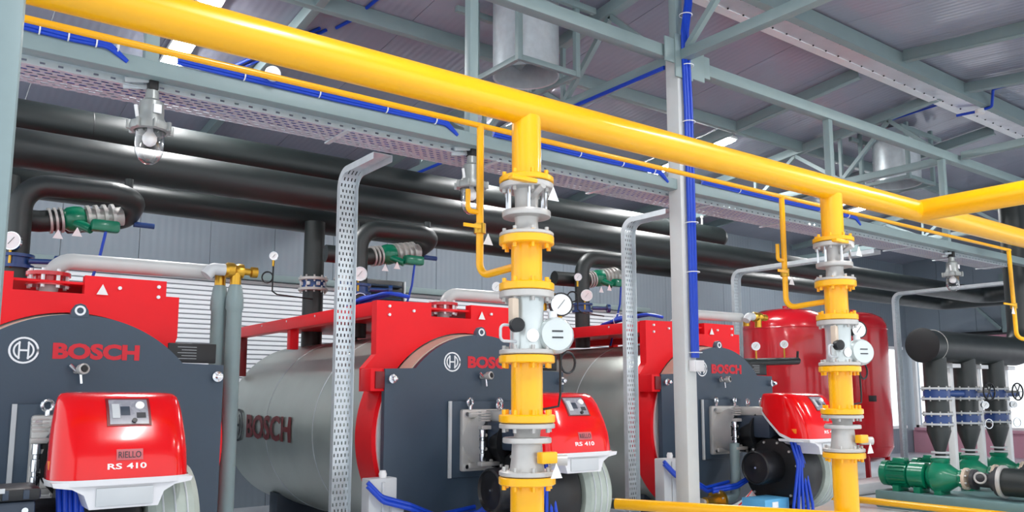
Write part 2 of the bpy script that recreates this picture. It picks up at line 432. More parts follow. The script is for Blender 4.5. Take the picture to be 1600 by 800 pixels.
def rafter(X, y0, y1, label):
    t = thing('rafter', label, 'beam', (X, min(y0, y1), roofz(y1) - .2), 'roof rafters')
    MB().bar((X, y0, roofz(y0) - .09), (X, y1, roofz(y1) - .09), .03, .15, .003, up=(0, 0, 1)).build('web', 'steel', t)
    MB().bar((X + .03, y0, roofz(y0) - .165), (X + .03, y1, roofz(y1) - .165), .10, .02, .003, up=(0, 0, 1)).build('flange', 'steel', t)
rafter(10.42, 5.9, 12.4, 'grey rafter sloping from foil ridge to the rear purlin')
rafter(10.42, 5.25, -2.5, 'grey rafter on the front slope at the upper right corner')
rafter(14.6, 5.9, 12.4, 'grey rafter on the rear slope right of the second fan duct')
rafter(3.3, 5.9, 12.4, 'grey rafter on the rear slope above the left end of main pipe')

# roof lights
def led(X, y0, y1, label):
    z0, z1 = roofz(y0) - .1, roofz(y1) - .1
    t = thing('linear_light', label, 'ceiling light', (X, (y0 + y1) / 2, (z0 + z1) / 2), 'linear roof lights')
    MB().bar((X, y0, z0 + .035), (X, y1, z1 + .035), .26, .05, .006, up=(0, 0, 1)).build('housing', 'white', t)
    MB().bar((X, y0 + .03, z0), (X, y1 - .03, z1), .2, .03, .006, up=(0, 0, 1)).build('diffuser', 'led', t)
    for y in (y0 + .2, y1 - .2): MB().box((X, y, roofz(y) - .03), (.06, .04, .07)).build('bracket', 'steel', t)
led(2.36, 8.5, 10.45, 'glowing linear roof light above the leftmost hanging lamp')
led(7.26, 8.75, 10.45, 'glowing linear roof light seen behind the middle gas drop pipe')
led(10.78, 8.35, 10.45, 'glowing linear roof light right of the column, behind main pipe')
led(16.8, 8.9, 11.0, 'glowing linear roof light beside the right gas drop pipe')
for X, q in ((2.36, 'first'), (7.26, 'second'), (12.0, 'third')):  # unseen lamps, added to put highlights on the yellow main pipe
    led(X, .6, 2.5, q + ' added linear roof light, out of view on the front slope, for main pipe highlights')

# fan ducts hung under the roof
def fan(X, Y, label):
    t = thing('fan_duct', label, 'ventilation duct', (X, Y, 5.2), 'roof fan ducts')
    r = .37
    MB().lathe([(r - .015, 5.2), (r, 5.19), (r, 6.1), (r - .015, 6.1), (r - .015, 5.2)], (X, Y, 0), n=36, caps=False).build('duct', 'zinc', t)
    MB().cyl((X, Y, 5.42), (X, Y, 5.45), .1).build('hub', 'steel', t)
    for k in range(5):
        a = 2 * PI * k / 5; B = Matrix.Rotation(a, 3, 'Z')
        MB().box(V((X, Y, 5.44)) + B @ V((.21, 0, 0)), (.26, .12, .012), 0, B @ Matrix.Rotation(.5, 3, 'X')).build('blade', 'steel', t)
    for sx in (-1, 1):
        for sy in (-1, 1): MB().box((X + sx * .4, Y + sy * .4, 5.63), (.06, .06, .95), .004).build('post', 'steel', t)
    for s in (-1, 1):
        MB().box((X + s * .4, Y, 5.19), (.05, .8, .06), .004).build('frame_bar', 'steel', t)
        MB().box((X, Y + s * .4, 5.19), (.8, .05, .06), .004).build('frame_bar', 'steel', t)
        MB().box((X, Y + s * .43, 5.98), (1.3, .06, .07), .004).build('carrier', 'steel', t)
fan(5.32, 6.9, 'round galvanised fan duct left of the column')
fan(13.24, 6.9, 'round galvanised fan duct above the yellow pipe corner at right')
# ================================================================== CABLE TRAY
TX0, TX1 = .36, 14.0
t = thing('cable_tray', 'long perforated metal cable tray running under the pale beam', 'cable tray', (7, 5.78, 3.70))
MB().box((7.2, 5.618, 3.735), (TX1 - TX0, .004, .058)).build('side_rail', 'perf_side', t)
MB().box((7.2, 5.96, 3.735), (TX1 - TX0, .004, .058)).build('side_rail', 'perf_side', t)
MB().box((7.2, 5.79, 3.706), (TX1 - TX0, .345, .004)).build('tray_bottom', 'perf_under', t)
for z in (3.764, 3.708): MB().box((7.2, 5.612, z), (TX1 - TX0, .012, .006)).build('rail_lip', 'zinc', t)
for k in range(10): MB().box((1.2 + k * 1.4, 5.79, 3.698), (.04, .42, .012)).build('support_bar', 'zinc', t)
mb = MB()
for k in range(7):
    yy = 5.68 + k * .035; pts = [(TX0 + i * .35, yy + random.uniform(-.015, .015), 3.722 + random.uniform(0, .02)) for i in range(int((TX1 - TX0) / .35))]
    mb.tube(pts, .009, 6)
stuff(mb.build('cables', 'blue', t))
def drop(X, zbot, yv, y0, w, label, zt=3.69, fil=.17):
    t = thing('cable_tray_drop', label, 'cable tray', (X, yv, zbot), 'vertical cable tray drops')
    # a channel folded at the top: bend towards the main tray
    def strip(xo, th, inset, m, name):
        path = [(yv, zbot), (yv, zt - fil)] + [(yv - fil + fil * math.cos(a), zt - fil + fil * math.sin(a)) for a in [PI / 2 * k / 8 for k in range(1, 9)]] + [(y0, zt)]
        rs = []
        for i, (y, z) in enumerate(path):
            if i == 0: d = V((0, 1, 0))
            else:
                a = 0 if i <= 1 else min(PI / 2, PI / 2 * (i - 1) / 8); d = V((0, math.cos(a), math.sin(a)))
            p = V((0, y, z))
            rs.append([p + d * inset[0] + V((X + xo[0], 0, 0)), p + d * inset[0] + V((X + xo[1], 0, 0)), p + d * inset[1] + V((X + xo[1], 0, 0)), p + d * inset[1] + V((X + xo[0], 0, 0))])
        mb = MB().rings(rs)
        return mb.build(name, m, t)
    strip((-w / 2, w / 2), 0, (.0, .004), 'perf_drop', 'web')
    strip((-w / 2 - .004, -w / 2), 0, (-.055, .004), 'zinc', 'flange')
    strip((w / 2, w / 2 + .004), 0, (-.055, .004), 'zinc', 'flange')
    return t
# flanges fold towards the back so that the perforated web faces the room
drop(3.09, 0.0, 6.66, 5.97, .17, 'perforated metal tray drop in front of the middle boiler body')
drop(6.60, 0.0, 6.66, 5.97, .17, 'perforated metal tray drop left of the main column')
pA = atZ(1160, 425, 3.69); pB = atZ(1290, 398, 3.69)
drop((pA.x + pB.x) / 2, 2.0, pA.y, 5.97, .17, 'perforated metal tray drop left of the red tanks', zt=3.69)
pC = atZ(1425, 462, 3.69); pD = atZ(1590, 430, 3.69)
drop((pC.x + pD.x) / 2, 0.0, pC.y, pD.y, .17, 'perforated metal tray drop behind the black pump manifold', zt=3.69)

# ================================================================== HEADERS
def insul(path, r, name, label, cat='pipe', fil=.4, group=None, n=28, caps=True):
    return single(MB().tube(path, r, n, fil, 8, caps), name, 'rubber', label, cat, group)
hd = thing('header_pipe', 'upper black insulated header pipe ending in a rounded cap', 'pipe', (6, 10.0, 4.5))
MB().tube([(.2, 10.0, 4.66), (12.35, 10.0, 4.66)], .2, 28).lathe([(.2, 0), (.19, .05), (.15, .11), (.08, .14), (0, .15)], (12.35, 10.0, 4.66), (1, 0, 0), 28).build('pipe', 'rubber', hd)
MB().cyl((11.9, 10.0, 4.85), (11.9, 10.0, 4.99), .018).cyl((11.9, 10.0, 4.99), (11.9, 10.0, 5.03), .03).build('vent', 'castgrey', hd)
for x in (1.5, 4.6, 7.7, 10.8): MB().torus((x, 10, 4.66), (1, 0, 0), .2, .004, 28, 6).build('band', 'black', hd)
insul([(.2, 9.3, 4.14), (21.6, 9.3, 4.14), (21.6, 3, 4.14)], .2, 'header_pipe', 'lower black insulated header pipe passing behind the column to the far corner')
insul([(.2, 10.6, 4.08), (22.2, 10.6, 4.08), (22.2, 3, 4.08)], .17, 'header_pipe', 'rearmost black insulated header pipe in shadow under the other two')

# ================================================================== GAS MAIN
gm = thing('gas_main', 'thick yellow gas main pipe crossing the picture with a branch at right', 'pipe', (4, 4.108, 3.45))
MB().tube([(-.5, 4.108, 3.56), (14.0, 4.108, 3.56)], .108, 32).build('main_run', 'yellow', gm)
MB().tube([(8.26, 4.108, 3.56), (8.26, -1.5, 3.56)], .112, 32).build('branch', 'yellow', gm)
# ---- drop line with valve, meter and gauges (local: axis at origin)
def gas_drop():
    t = thing('gas_drop_line', 'x', 'gas line', (0, 0, 0), 'yellow gas drop lines with meters'); del t['_o']
    Y = 'yellow'
    MB().cyl((0, 0, 3.08), (0, 0, 3.50), .096, 28).build('pipe', Y, t)
    MB().cyl((0, 0, 2.40), (0, 0, 2.66), .1, 28).build('pipe', Y, t)
    MB().cyl((0, 0, 1.57), (0, 0, 1.89), .1, 28).build('pipe', Y, t)
    MB().cyl((0, 0, 0.0), (0, 0, 1.15), .105, 28).build('pipe', Y, t)
    for z, h in ((3.075, .04), (2.675, .055), (2.375, .05), (1.915, .05), (1.545, .05), (1.165, .05)):
        f = MB().lathe([(.17, -h / 2), (.178, -h / 2 + .006), (.178, h / 2 - .006), (.17, h / 2)], (0, 0, z), n=32).build('flange', Y, t)
        bolts((0, 0, z), (0, 0, 1), .148, 8, .014, h + .06, Y, f)
    for z, h in ((3.03, .04), (2.715, .025), (2.325, .045), (1.96, .03), (1.50, .03), (1.21, .03)):
        f = MB().lathe([(.17, -h / 2), (.176, -h / 2 + .005), (.176, h / 2 - .005), (.17, h / 2)], (0, 0, z), n=32).build('flange', 'castgrey', t)
        bolts((0, 0, z), (0, 0, 1), .148, 8, .013, h + .05, 'castgrey', f)
        MB().lathe([(.165, -.004), (.165, .004)], (0, 0, z + (h / 2 + .004 if z > 2.9 or 2.2 < z < 2.5 or 1.4 < z < 1.6 else -h / 2 - .004)), n=28).build('gasket', 'black', t)
    # upper shut-off valve
    v = MB().lathe([(.085, 3.01), (.078, 2.97), (.075, 2.90), (.08, 2.87), (.155, 2.868), (.158, 2.86), (.158, 2.835), (.155, 2.83), (.08, 2.828), (.074, 2.80), (.078, 2.75), (.09, 2.725)], n=32).build('shutoff_valve', 'castgrey', t)
    bolts((0, 0, 2.94), (0, 0, 1), .135, 6, .011, .2, 'chrome', v)
    MB().box((-.15, -.16, 3.03), (.2, .05, .03), .008).build('handle', Y, v)
    MB().cyl((-.02, -.08, 2.95), (-.02, -.2, 3.0), .02).build('stem', 'castgrey', v)
    # meter
    m = MB().lathe([(.11, 2.31), (.112, 2.28), (.108, 2.26), (.108, 2.02), (.112, 2.0), (.11, 1.97)], n=32).build('meter_body', 'meter', t)
    MB().box((-.15, -.06, 2.21), (.05, .05, .16), .008).build('sensor', 'beige', m)
    MB().tube([(-.15, -.06, 2.12), (-.25, -.06, 2.12), (-.25, -.06, 2.02), (-.13, -.06, 2.02)], .009, 8, .03).build('sensing_tube', 'lightgrey', m)
    MB().lathe([(.03, -.03), (.045, -.02), (.045, .03), (.025, .035)], (-.15, -.09, 2.12), (-.3, -1, 0), 14).build('knob', 'black', m)
    MB().lathe([(.042, 0), (.042, .004)], (-.035, -.106, 2.06), (-.3, -1, 0), 20).build('round_label', 'white', m)
    d = V((-.42, -.9, .08)).normalized()
    r = MB().lathe([(.05, -.16), (.08, -.1), (.112, -.07), (.118, -.02), (.115, .02), (.1, .045), (.03, .05)], V((.13, -.13, 2.065)), d, 28).build('counter_head', 'meter', t)
    B = basis(d)
    for k in (0, 1): MB().box(V((.13, -.13, 2.065)) + d * .05 + B @ V((.0, .02 - .04 * k, 0)), (.07, .009, .012), 0, B).build('counter_window', 'letter_black', r)
    MB().cyl((.13, -.1, 2.16), (.13, -.1, 2.22), .03, 12).build('cap', 'bright', r)
    gg = gauge((.235, -.06, 2.275), (-.42, -.9, .05), .078, t, 'black', 'pressure_gauge')
    MB().tube([(.19, .02, 2.3), (.05, .04, 2.33)], .016, 10).build('gauge_pipe', 'castgrey', t)
    MB().tube([(.235, -.05, 2.2), (.235, -.05, 2.08)], .014, 10).build('gauge_fitting', 'brass', t)
    pts = [(.235, -.05, 2.08), (.235, -.05, 1.92)] + [(.235 + .062 * (1 - math.cos(a)), -.05, 1.90 - .062 * math.sin(a) * 1.1 + .0) for a in [2 * PI * k / 18 for k in range(1, 19)]] + [(.225, -.06, 1.7), (.2, -.07, 1.62), (.1, -.02, 1.6)]
    MB().tube(pts, .008, 8).build('impulse_hose', 'black', t)
    # lower valve
    v = MB().lathe([(.1, 1.49), (.085, 1.47), (.082, 1.43), (.15, 1.428), (.154, 1.42), (.154, 1.40), (.15, 1.395), (.095, 1.39), (.1, 1.30), (.11, 1.22)], n=32).build('slam_shut_valve', 'castgrey', t)
    MB().box((.04, -.15, 1.31), (.12, .06, .07), .008).build('actuator_cover', Y, v)
    MB().cyl((.1, -.1, 1.29), (.19, -.16, 1.29), .035, 14).build('pilot', 'castgrey', v)
    # warning triangles hung on the valves
    for (x, z) in ((.05, 2.95), (.06, 1.23)):
        MB().front([(x - .045, z - .04), (x + .045, z - .04), (x, z + .05)], -.215, -.211).build('warning_tag', 'white', t)
    return t
gdp = gas_drop(); gdp.location = (3.17, 4.108, 0)
gdp['label'] = 'yellow flanged gas drop line with meter left of the column'
dup(gdp, (6.68, 4.108, 0), 'yellow flanged gas drop line with meter in front of the red tanks')
# thin vent line with three drops
tv = thing('vent_line', 'thin yellow pipe parallel below the gas main with drops to each gas line', 'pipe', (4, 4.6, 3.55))
MB().tube([(.2, 4.6, 3.575), (11.6, 4.6, 3.575)], .02, 12).build('run', 'yellow', tv)
for X in (3.14, 6.64):
    d = MB().tube([(X, 4.6, 3.575), (X, 4.6, 2.5), (X + .04, 4.19, 2.53)], .026, 14, .09, 6).build('drop', 'yellow', tv)
    MB().cyl((X, 4.6, 2.80), (X, 4.6, 2.87), .042, 12).build('ball_valve', 'brass', d)
    MB().tube([(X, 4.6, 2.95), (X - .1, 4.6, 2.95), (X - .1, 4.6, 3.1)], .018, 10, .03).build('side_branch', 'yellow', d)
    MB().bar((X - .02, 4.56, 2.84), (X - .16, 4.56, 2.84), .012, .024).build('valve_handle', 'yellow', d)
    MB().front([(X + .0, 2.72), (X + .08, 2.72), (X + .04, 2.80)], 4.555, 4.559).build('warning_tag', 'white', d)
d = MB().tube([(11.56, 4.6, 3.575), (11.6, 4.6, 2.42), (11.9, 4.4, 2.36)], .026, 14, .09, 6).build('drop', 'yellow', tv)
MB().cyl((11.58, 4.6, 2.8), (11.58, 4.6, 2.87), .042, 12).build('ball_valve', 'brass', d)
MB().bar((11.56, 4.56, 2.84), (11.2, 4.56, 2.84), .012, .024).build('valve_handle', 'yellow', d)
MB().front([(11.4, 2.72), (11.5, 2.72), (11.45, 2.82)], 4.555, 4.559).build('warning_tag', 'white', d)

# ================================================================== BOILERS (local: plate front at y=0, axis x=0, z=1.31)
CZ = 1.31
def emblem(fn, R, m, parent, mid=True):
    mb = MB()
    def ann(r0, r1, a0, a1, n=28):
        vs = []
        for k in range(n + 1):
            a = a0 + (a1 - a0) * k / n
            vs.append([fn(r1 * math.cos(a), r1 * math.sin(a), 0), fn(r0 * math.cos(a), r0 * math.sin(a), 0), fn(r0 * math.cos(a), r0 * math.sin(a), .006), fn(r1 * math.cos(a), r1 * math.sin(a), .006)])
        mb.rings(vs, (True, True))
    ann(R * .86, R, 0, 2 * PI)
    ann(R * .58, R * .7, -PI * .38, PI * .38); ann(R * .58, R * .7, PI * .62, PI * 1.38)
    def rect(x0, x1, y0, y1):
        q = [(x0, y0), (x1, y0), (x1, y1), (x0, y1)]
        mb.rings([[fn(a, b, 0) for a, b in q], [fn(a, b, .006) for a, b in q]])
    for s in (-1, 1): rect(s * R * .3 - R * .06, s * R * .3 + R * .06, -R * .66, R * .66)
    rect(-R * .3, R * .3, -R * .07, R * .07)
    return mb.build('emblem', m, parent)
def boiler():
    t = thing('boiler', 'x', 'boiler', (0, 0, 0), 'red and grey horizontal boilers'); del t['_o']
    Yd = (0, 1, 0)
    sh = MB().lathe([(1.0, .375), (1.035, .38), (1.035, 4.35), (1.0, 4.36)], (0, 0, CZ), Yd, 72).build('shell', 'shell', t)
    for y in (1.55, 2.9): MB().torus((0, y, CZ), Yd, 1.036, .005, 72, 6).build('seam_band', 'zinc', sh)
    MB().lathe([(.92, .06), (.957, .07), (.972, .27), (.92, .28)], (0, 0, CZ), Yd, 72).build('insulation_ring', 'beige', t)
    def band(r0, r1, y0, y1, m, name):
        rs = []
        for k in range(61):
            a = math.radians(66 + 228 * k / 60); q = V((math.sin(a), 0, math.cos(a))); c_ = V((0, 0, CZ))
            rs.append([c_ + q * r0 + V((0, y0, 0)), c_ + q * r1 + V((0, y0, 0)), c_ + q * r1 + V((0, y1, 0)), c_ + q * r0 + V((0, y1, 0))])
        return MB().rings(rs).build(name, m, t)
    band(1.0, 1.085, .13, .46, 'red', 'red_ring'); band(.99, 1.045, .105, .128, 'bright', 'seal')
    # red front frame with notched top edge
    prof = [(-.985, 2.56), (-.40, 2.57), (-.40, 2.44), (.06, 2.44), (.06, 2.58), (.64, 2.58), (.64, 2.46), (.74, 2.46), (.74, 2.14)]
    arc = [(.985 * math.sin(a), CZ + .985 * math.cos(a)) for a in [math.radians(45 - k * 4.2) for k in range(24)]]
    low = [(-.985, 2.06), (-1.10, 1.93)]
    fr = MB().front(prof + arc + [(-.98, 1.72), (-1.10, 1.72)] + low[::-1], .27, .37).build('front_frame', 'red', t)
    for x, z in ((-.86, 2.51), (-.86, 2.43), (.58, 2.53), (.58, 2.45), (-.6, 2.48), (.3, 2.5)):
        MB().cyl((x, .25, z), (x, .275, z), .014, 10).build('screw', 'bright', fr)
    # plate
    a0 = math.asin(.72 / .95)
    pts = [(.95 * math.sin(a), CZ + .95 * math.cos(a)) for a in [-a0 + 2 * a0 * k / 40 for k in range(41)]]
    pts += [(1.03, 1.92), (1.03, .62), (.72, .62)] + [(.95 * math.sin(a), CZ - .95 * math.cos(a)) for a in [a0 * .9 - 2 * a0 * .9 * k / 30 for k in range(31)]] + [(-.72, .62), (-1.03, .62), (-1.03, 1.92)]
    pl = MB().front(pts, 0, .06).build('front_plate', 'plate', t)
    MB().front([(-.06, 2.24), (-.055, 2.29), (-.03, 2.33), (0, 2.34), (.03, 2.33), (.055, 2.29), (.06, 2.24)], -.004, .05).build('lifting_lug', 'plate', pl)
    MB().annulus((0, -.008, 2.288), Yd, .022, .036, .006).build('lug_eye', 'bright', pl)
    for x in (-.975, .975):
        for z in (1.83, .72):
            MB().lathe([(.035, 0), (.04, .02), (.04, .05), (.022, .055), (.022, .1), (.012, .105)], (x, 0, z), (0, -1, 0), 18).build('clamp_bolt', 'chrome', pl)
    b = MB().box((-1.09, .12, 1.82), (.14, .2, .2), .01).build('hinge_bracket', 'red', t)
    MB().front([(.14, 2.44), (.22, 2.44), (.18, 2.52)], .25, .254).build('warning_tag', 'white', fr)
    MB().box((-1.075, .012, 1.82), (.09, .02, .15), .004).build('hinge_pocket', 'darkred', b)
    # name plate on the right shoulder
    n = MB().box((.80, .05, 2.01), (.36, .02, .15), .006).build('name_plate', 'black', t)
    for k in range(5): MB().box((.76 + .015 * (k % 2), .039, 2.055 - k * .022), (.14 - .03 * (k % 2), .003, .003)).build('print_line', 'lightgrey', n)
    # sight glass nozzle
    s = MB().lathe([(.022, 0), (.022, .08), (.038, .085), (.038, .13), (.026, .135), (.02, .12)], (0, 0, 1.86), (.25, -1, .1), 18).build('sight_glass', 'castgrey', t)
    MB().lathe([(.02, .125), (.02, .137)], (0, 0, 1.86), (.25, -1, .1), 18).build('lens', 'black', s)
    MB().cyl((-.05, -.05, 1.9), (-.01, -.05, 1.86), .014, 10).cyl((.02, -.05, 1.85), (.03, -.05, 1.77), .01, 8).build('purge_tube', 'chrome', s)
    # emblem and lettering
    fl = lambda x0, z0: (lambda a, bb, c=0: V((x0 + a, -c, z0 + bb)))
    emblem(fl(-.33, 1.995), .092, 'bright', t)
    text_part('BOSCH', .115, lambda a, bb, c: V((-.155 + a, -.003 - c * .5, 1.94 + bb)), 'letter_red', t, width=.565, bold=.05)
    # side lettering on the shell, reading from the back to the front
    R0 = 1.038
    def side(yb, zb):
        def fn(a, bb, c=0):
            an = (zb + bb - CZ) / R0; q_ = R0 + .012 + c * .5; return V((-q_ * math.cos(an), yb - a, CZ + q_ * math.sin(an)))
        return fn
    emblem(side(3.86, CZ), .2, 'letter_black', sh)
    text_part('BOSCH', .28, side(3.54, CZ - .14), 'letter_dark', sh, width=1.42, bold=.03)
    # burner door
    MB().box((0, -.012, 1.28), (.72, .024, .70), .006).build('burner_plate', 'plate', t)
    MB().bar((-.36, -.02, .93), (-.36, -.02, 1.63), .02, .03).build('plate_edge', 'lightgrey', t)
    cs = MB().box((0, -.05, 1.27), (.52, .06, .57), .02).build('door_casting', 'castgrey', t)
    MB().lathe([(.26, .07), (.25, .1), (.235, .30), (.25, .305), (.25, .34)], (0, 0, 1.27), (0, -1, 0), 36).build('boss', 'castgrey', cs)
    MB().box((0, -.09, 1.50), (.40, .05, .05), .01).build('rib', 'castgrey', cs)
    MB().box((0, -.09, 1.04), (.40, .05, .05), .01).build('rib', 'castgrey', cs)
    for x in (-.17, .17):
        MB().torus((x, -.07, 1.62), (.3, -1, 0), .035, .013, 18, 8).cyl((x, -.07, 1.55), (x, -.07, 1.59), .018, 8).build('eye_bolt', 'chrome', cs)
    for x in (-.22, .22):
        for z in (1.03, 1.51): MB().cyl((x, -.07, z), (x, -.1, z), .02, 8).build('nut', 'chrome', cs)
    # red cable channel along the top left and its brackets
    for x in (-.92, .60):
        ch = MB().box((x, 2.36, 2.49), (.12, 3.95, .13), .004).build('cable_channel', 'red', t)
        for y in (.9, 1.7, 2.5, 3.3): MB().cyl((x - .062, y, 2.52), (x - .066, y, 2.52), .012, 8).build('screw', 'bright', ch)
        MB().box((x + .02, 2.5, 2.32), (.1, .1, .24), .004).build('channel_bracket', 'red', t)
        MB().box((x + .02, 4.25, 2.2), (.1, .12, .55), .004).build('channel_bracket', 'darkred', t)
    MB().box((0, 2.2, 2.52), (1.16, 3.8, .02), .003).build('top_platform', 'red', t)
    for y in (.8, 3.6): MB().box((0, y, .24), (1.3, .25, .48), .01).build('saddle', 'darkblue', t)
    # tops: flanged nozzles
    MB().lathe([(.13, 0), (.13, .12), (.2, .122), (.2, .16)], (-.05, .75, 2.24), n=24).build('nozzle', 'red', t)
    return t
BX = (.985, 4.46, 7.98); BY = 6.5
bo = boiler(); bo.location = (BX[0], BY, 0); bo['label'] = 'nearest boiler at the left edge, dark plate with large emblem'
dup(bo, (BX[1], BY, 0), 'middle boiler with its grey cylinder body in full view')
dup(bo, (BX[2], BY, 0), 'farthest boiler, behind the column with blue cables')
# ================================================================== BURNERS (same local frame as the boiler)
HX = .08
def hood_sec(phi, s):                                  # outline of the hood, s from 0 (bottom) to ~1 (top)
    hw = .375 + (.335 - .375) * s; yf = -1.40 + .25 * s; yb = -.62 - .04 * s
    n = 5.0; c, q = math.cos(phi), math.sin(phi)
    x = hw * math.copysign(abs(c) ** (2 / n), c); y = (yf + yb) / 2 + (yb - yf) / 2 * math.copysign(abs(q) ** (2 / n), q)
    x *= 1 - .42 * max(0, min(1, (y + 1.12) / .5)) ** 1.3
    return x, y
def hood_z(y, t):
    lo = 1.22 if y < -1.08 else 1.22 + (y + 1.08) / .46 * .36
    hi = 1.71 - .03 * max(0, y + 1.0)
    return lo + (hi - lo) * t
HS = [(0, 0), (.12, .03), (.3, .10), (.5, .26), (.66, .43), (.78, .58), (.88, .74), (.94, .88), (.98, 1.1), (1.0, 1.7)]
def hood_front(x, z, off=0.0):                          # front surface of the hood at lateral x and height z
    t = (z - 1.22) / .49
    for (t0, s0), (t1, s1) in zip(HS, HS[1:]):
        if t0 <= t <= t1: s = s0 + (s1 - s0) * (t - t0) / (t1 - t0); break
    else: s = HS[-1][1]
    hw = .375 + (.335 - .375) * s; yf = -1.40 + .25 * s; yb = -.62 - .04 * s
    u = min(.999, abs(x) / hw); q = (1 - u ** 5) ** (1 / 5)
    return V((HX + x, (yf + yb) / 2 - (yb - yf) / 2 * q - off, z))
def burner():
    t = thing('burner', 'x', 'burner', (0, 0, 0), 'red hooded gas burners'); del t['_o']
    rs = []
    for tt, s in HS:
        r = []
        for k in range(64):
            x, y = hood_sec(2 * PI * k / 64, s); r.append(V((HX + x, y, hood_z(y, tt))))
        rs.append(r)
    hd = MB().rings(rs, (False, True)).build('hood', 'hood_red', t, 50)
    def patch(x0, x1, z0, z1, off, th, m, name, parent, nx=6, nz=5):
        mb = MB(); g = {}
        for L in (0, 1):
            for i in range(nx + 1):
                for j in range(nz + 1):
                    g[L, i, j] = mb.bm.verts.new(hood_front(x0 + (x1 - x0) * i / nx, z0 + (z1 - z0) * j / nz, off + th * L))
        for i in range(nx):
            for j in range(nz):
                mb.bm.faces.new([g[1, i, j], g[1, i + 1, j], g[1, i + 1, j + 1], g[1, i, j + 1]])
        for i in range(nx):
            for j in (0, nz): mb.bm.faces.new([g[0, i, j], g[0, i + 1, j], g[1, i + 1, j], g[1, i, j]])
        for j in range(nz):
            for i in (0, nx): mb.bm.faces.new([g[0, i, j], g[0, i, j + 1], g[1, i, j + 1], g[1, i, j]])
        return mb.build(name, m, parent)
    p = patch(-.10, .14, 1.515, 1.672, .0, .006, 'darkred', 'window_frame', hd)
    p = patch(-.085, .125, 1.525, 1.664, .002, .008, 'window_grey', 'control_window', hd)
    for (x, z, w_, h_, m_) in ((.0, 1.6, .05, .05, 'darkblue'), (.085, 1.575, .05, .03, 'letter_black'), (-.05, 1.60, .04, .08, 'lightgrey')):
        patch(x - w_ / 2, x + w_ / 2, z - h_ / 2, z + h_ / 2, .008, .005, m_, 'display', hd, 2, 2)
    MB().lathe([(.024, -.004), (.024, .018)], hood_front(.08, 1.625, .01), (0, -1, .5), 16).build('button', 'white', hd)
    MB().lathe([(.014, -.004), (.014, .018)], hood_front(.045, 1.54, .006), (0, -1, .5), 12).build('button', 'black', hd)
    patch(-.055, .085, 1.325, 1.385, .0, .005, 'badge', 'badge', hd)
    text_part('RIELLO', .036, lambda a, b, c: hood_front(-.045 + a, 1.337 + b, .006 + c), 'letter_black', hd, 'badge_lettering', .003, 0, .12)
    text_part('RS', .032, lambda a, b, c: hood_front(-.10 + a, 1.276 + b, .001 + c), 'white', hd, 'model_lettering', .003, .02, .075)
    text_part('410', .032, lambda a, b, c: hood_front(.0 + a, 1.276 + b, .001 + c), 'white', hd, 'model_lettering', .003, .02, .105)
    MB().box((HX - .365, -1.2, 1.30), (.012, .06, .05), .003).build('side_sticker', 'orange', hd)
    mb = MB()                                           # lower rim line
    rr = [[V((HX + x * k, y if k < 1.005 else y - .0, z)) for x, y in [hood_sec(2 * PI * j / 64, 0) for j in range(64)]] for k, z in ((1, 0), (1.012, 0), (1.012, 1), (1, 1))]
    rim = MB(); rows = []
    for j in range(64):
        x, y = hood_sec(2 * PI * j / 64, 0); z = hood_z(y, 0)
        n_ = V((x, (y + .91) * .8, 0)).normalized() * .008
        rows.append([V((HX + x, y, z - .03)), V((HX + x, y, z + .004)) + n_, V((HX + x, y, z - .03)) + n_])
    rows.append(rows[0]); rim.rings(rows, (False, False)).build('rim', 'plastic', t)
    # pale lower tray
    tp = [(-.37, 1.215), (.37, 1.215), (.36, 1.19), (.27, 1.175), (.21, 1.14), (.18, 1.06), (-.18, 1.06), (-.21, 1.14), (-.27, 1.175), (-.36, 1.19)]
    MB().prism(tp, lambda a, b: V((HX + a, -1.385, b)), lambda a, b: V((HX + a, -1.0, b))).build('lower_tray', 'plastic', t)
    MB().box((HX, -1.39, 1.125), (.3, .012, .10), .004).build('tray_panel', 'lightgrey', t)
    # fan casing, drum, motor
    MB().lathe([(.30, -.26), (.36, -.25), (.39, -.2), (.39, .1), (.36, .15), (.30, .16)], (HX, -.82, .84), (1, 0, 0), 44).build('fan_casing', 'black', t)
    d = MB().lathe([(.25, .16), (.40, .18), (.43, .22), (.43, .44), (.40, .48), (.2, .5)], (HX, -.80, .84), (1, 0, 0), 44).build('air_inlet_drum', 'palegreen', t)
    for k in range(3): MB().torus((HX + .26 + k * .07, -.80, .84), (1, 0, 0), .432, .006, 44, 6).build('drum_rib', 'lightgrey', d)
    bolts((HX - .255, -.82, .84), (1, 0, 0), .33, 12, .014, .03, 'castgrey', t)
    m = MB().lathe([(.15, -.26), (.175, -.24), (.18, 0.0), (.185, .10), (.18, .17), (.165, .18), (.155, .155), (.06, .145), (.04, .155)], (-.30, -.82, .90), (-1, 0, 0), 36).build('fan_motor', 'black', t)
    MB().lathe([(.012, .14), (.012, .17)], (-.30, -.82, .90), (-1, 0, 0), 10).build('shaft_end', 'chrome', m)
    hc = MB().lathe([(.025, 1.10), (.028, 1.11), (.028, 1.17), (.02, 1.175), (.02, 1.2), (.028, 1.205), (.028, 1.28), (.02, 1.285), (.02, 1.31), (.028, 1.315), (.028, 1.38), (.025, 1.39)], (-.255, -.40, 0), n=18).build('hinge_cylinder', 'chrome', t)
    for z in (1.08, 1.40): MB().box((-.2, -.42, z), (.2, .07, .035), .006).build('hinge_arm', 'castgrey', hc)
    for k in range(4): MB().box((-.25, -.42, 1.46 + .025 * k), (.1, .05, .01), .002).build('hinge_plate', 'castgrey', hc)
    # combustion head and hinge flange
    MB().lathe([(.25, .33), (.25, .40), (.2, .405), (.22, .55), (.26, .62)], (0, 0, 1.27), (0, -1, 0), 32).build('head_flange', 'black', t)
    bolts((0, -.365, 1.27), (0, 1, 0), .235, 12, .016, .1, 'castgrey', t)
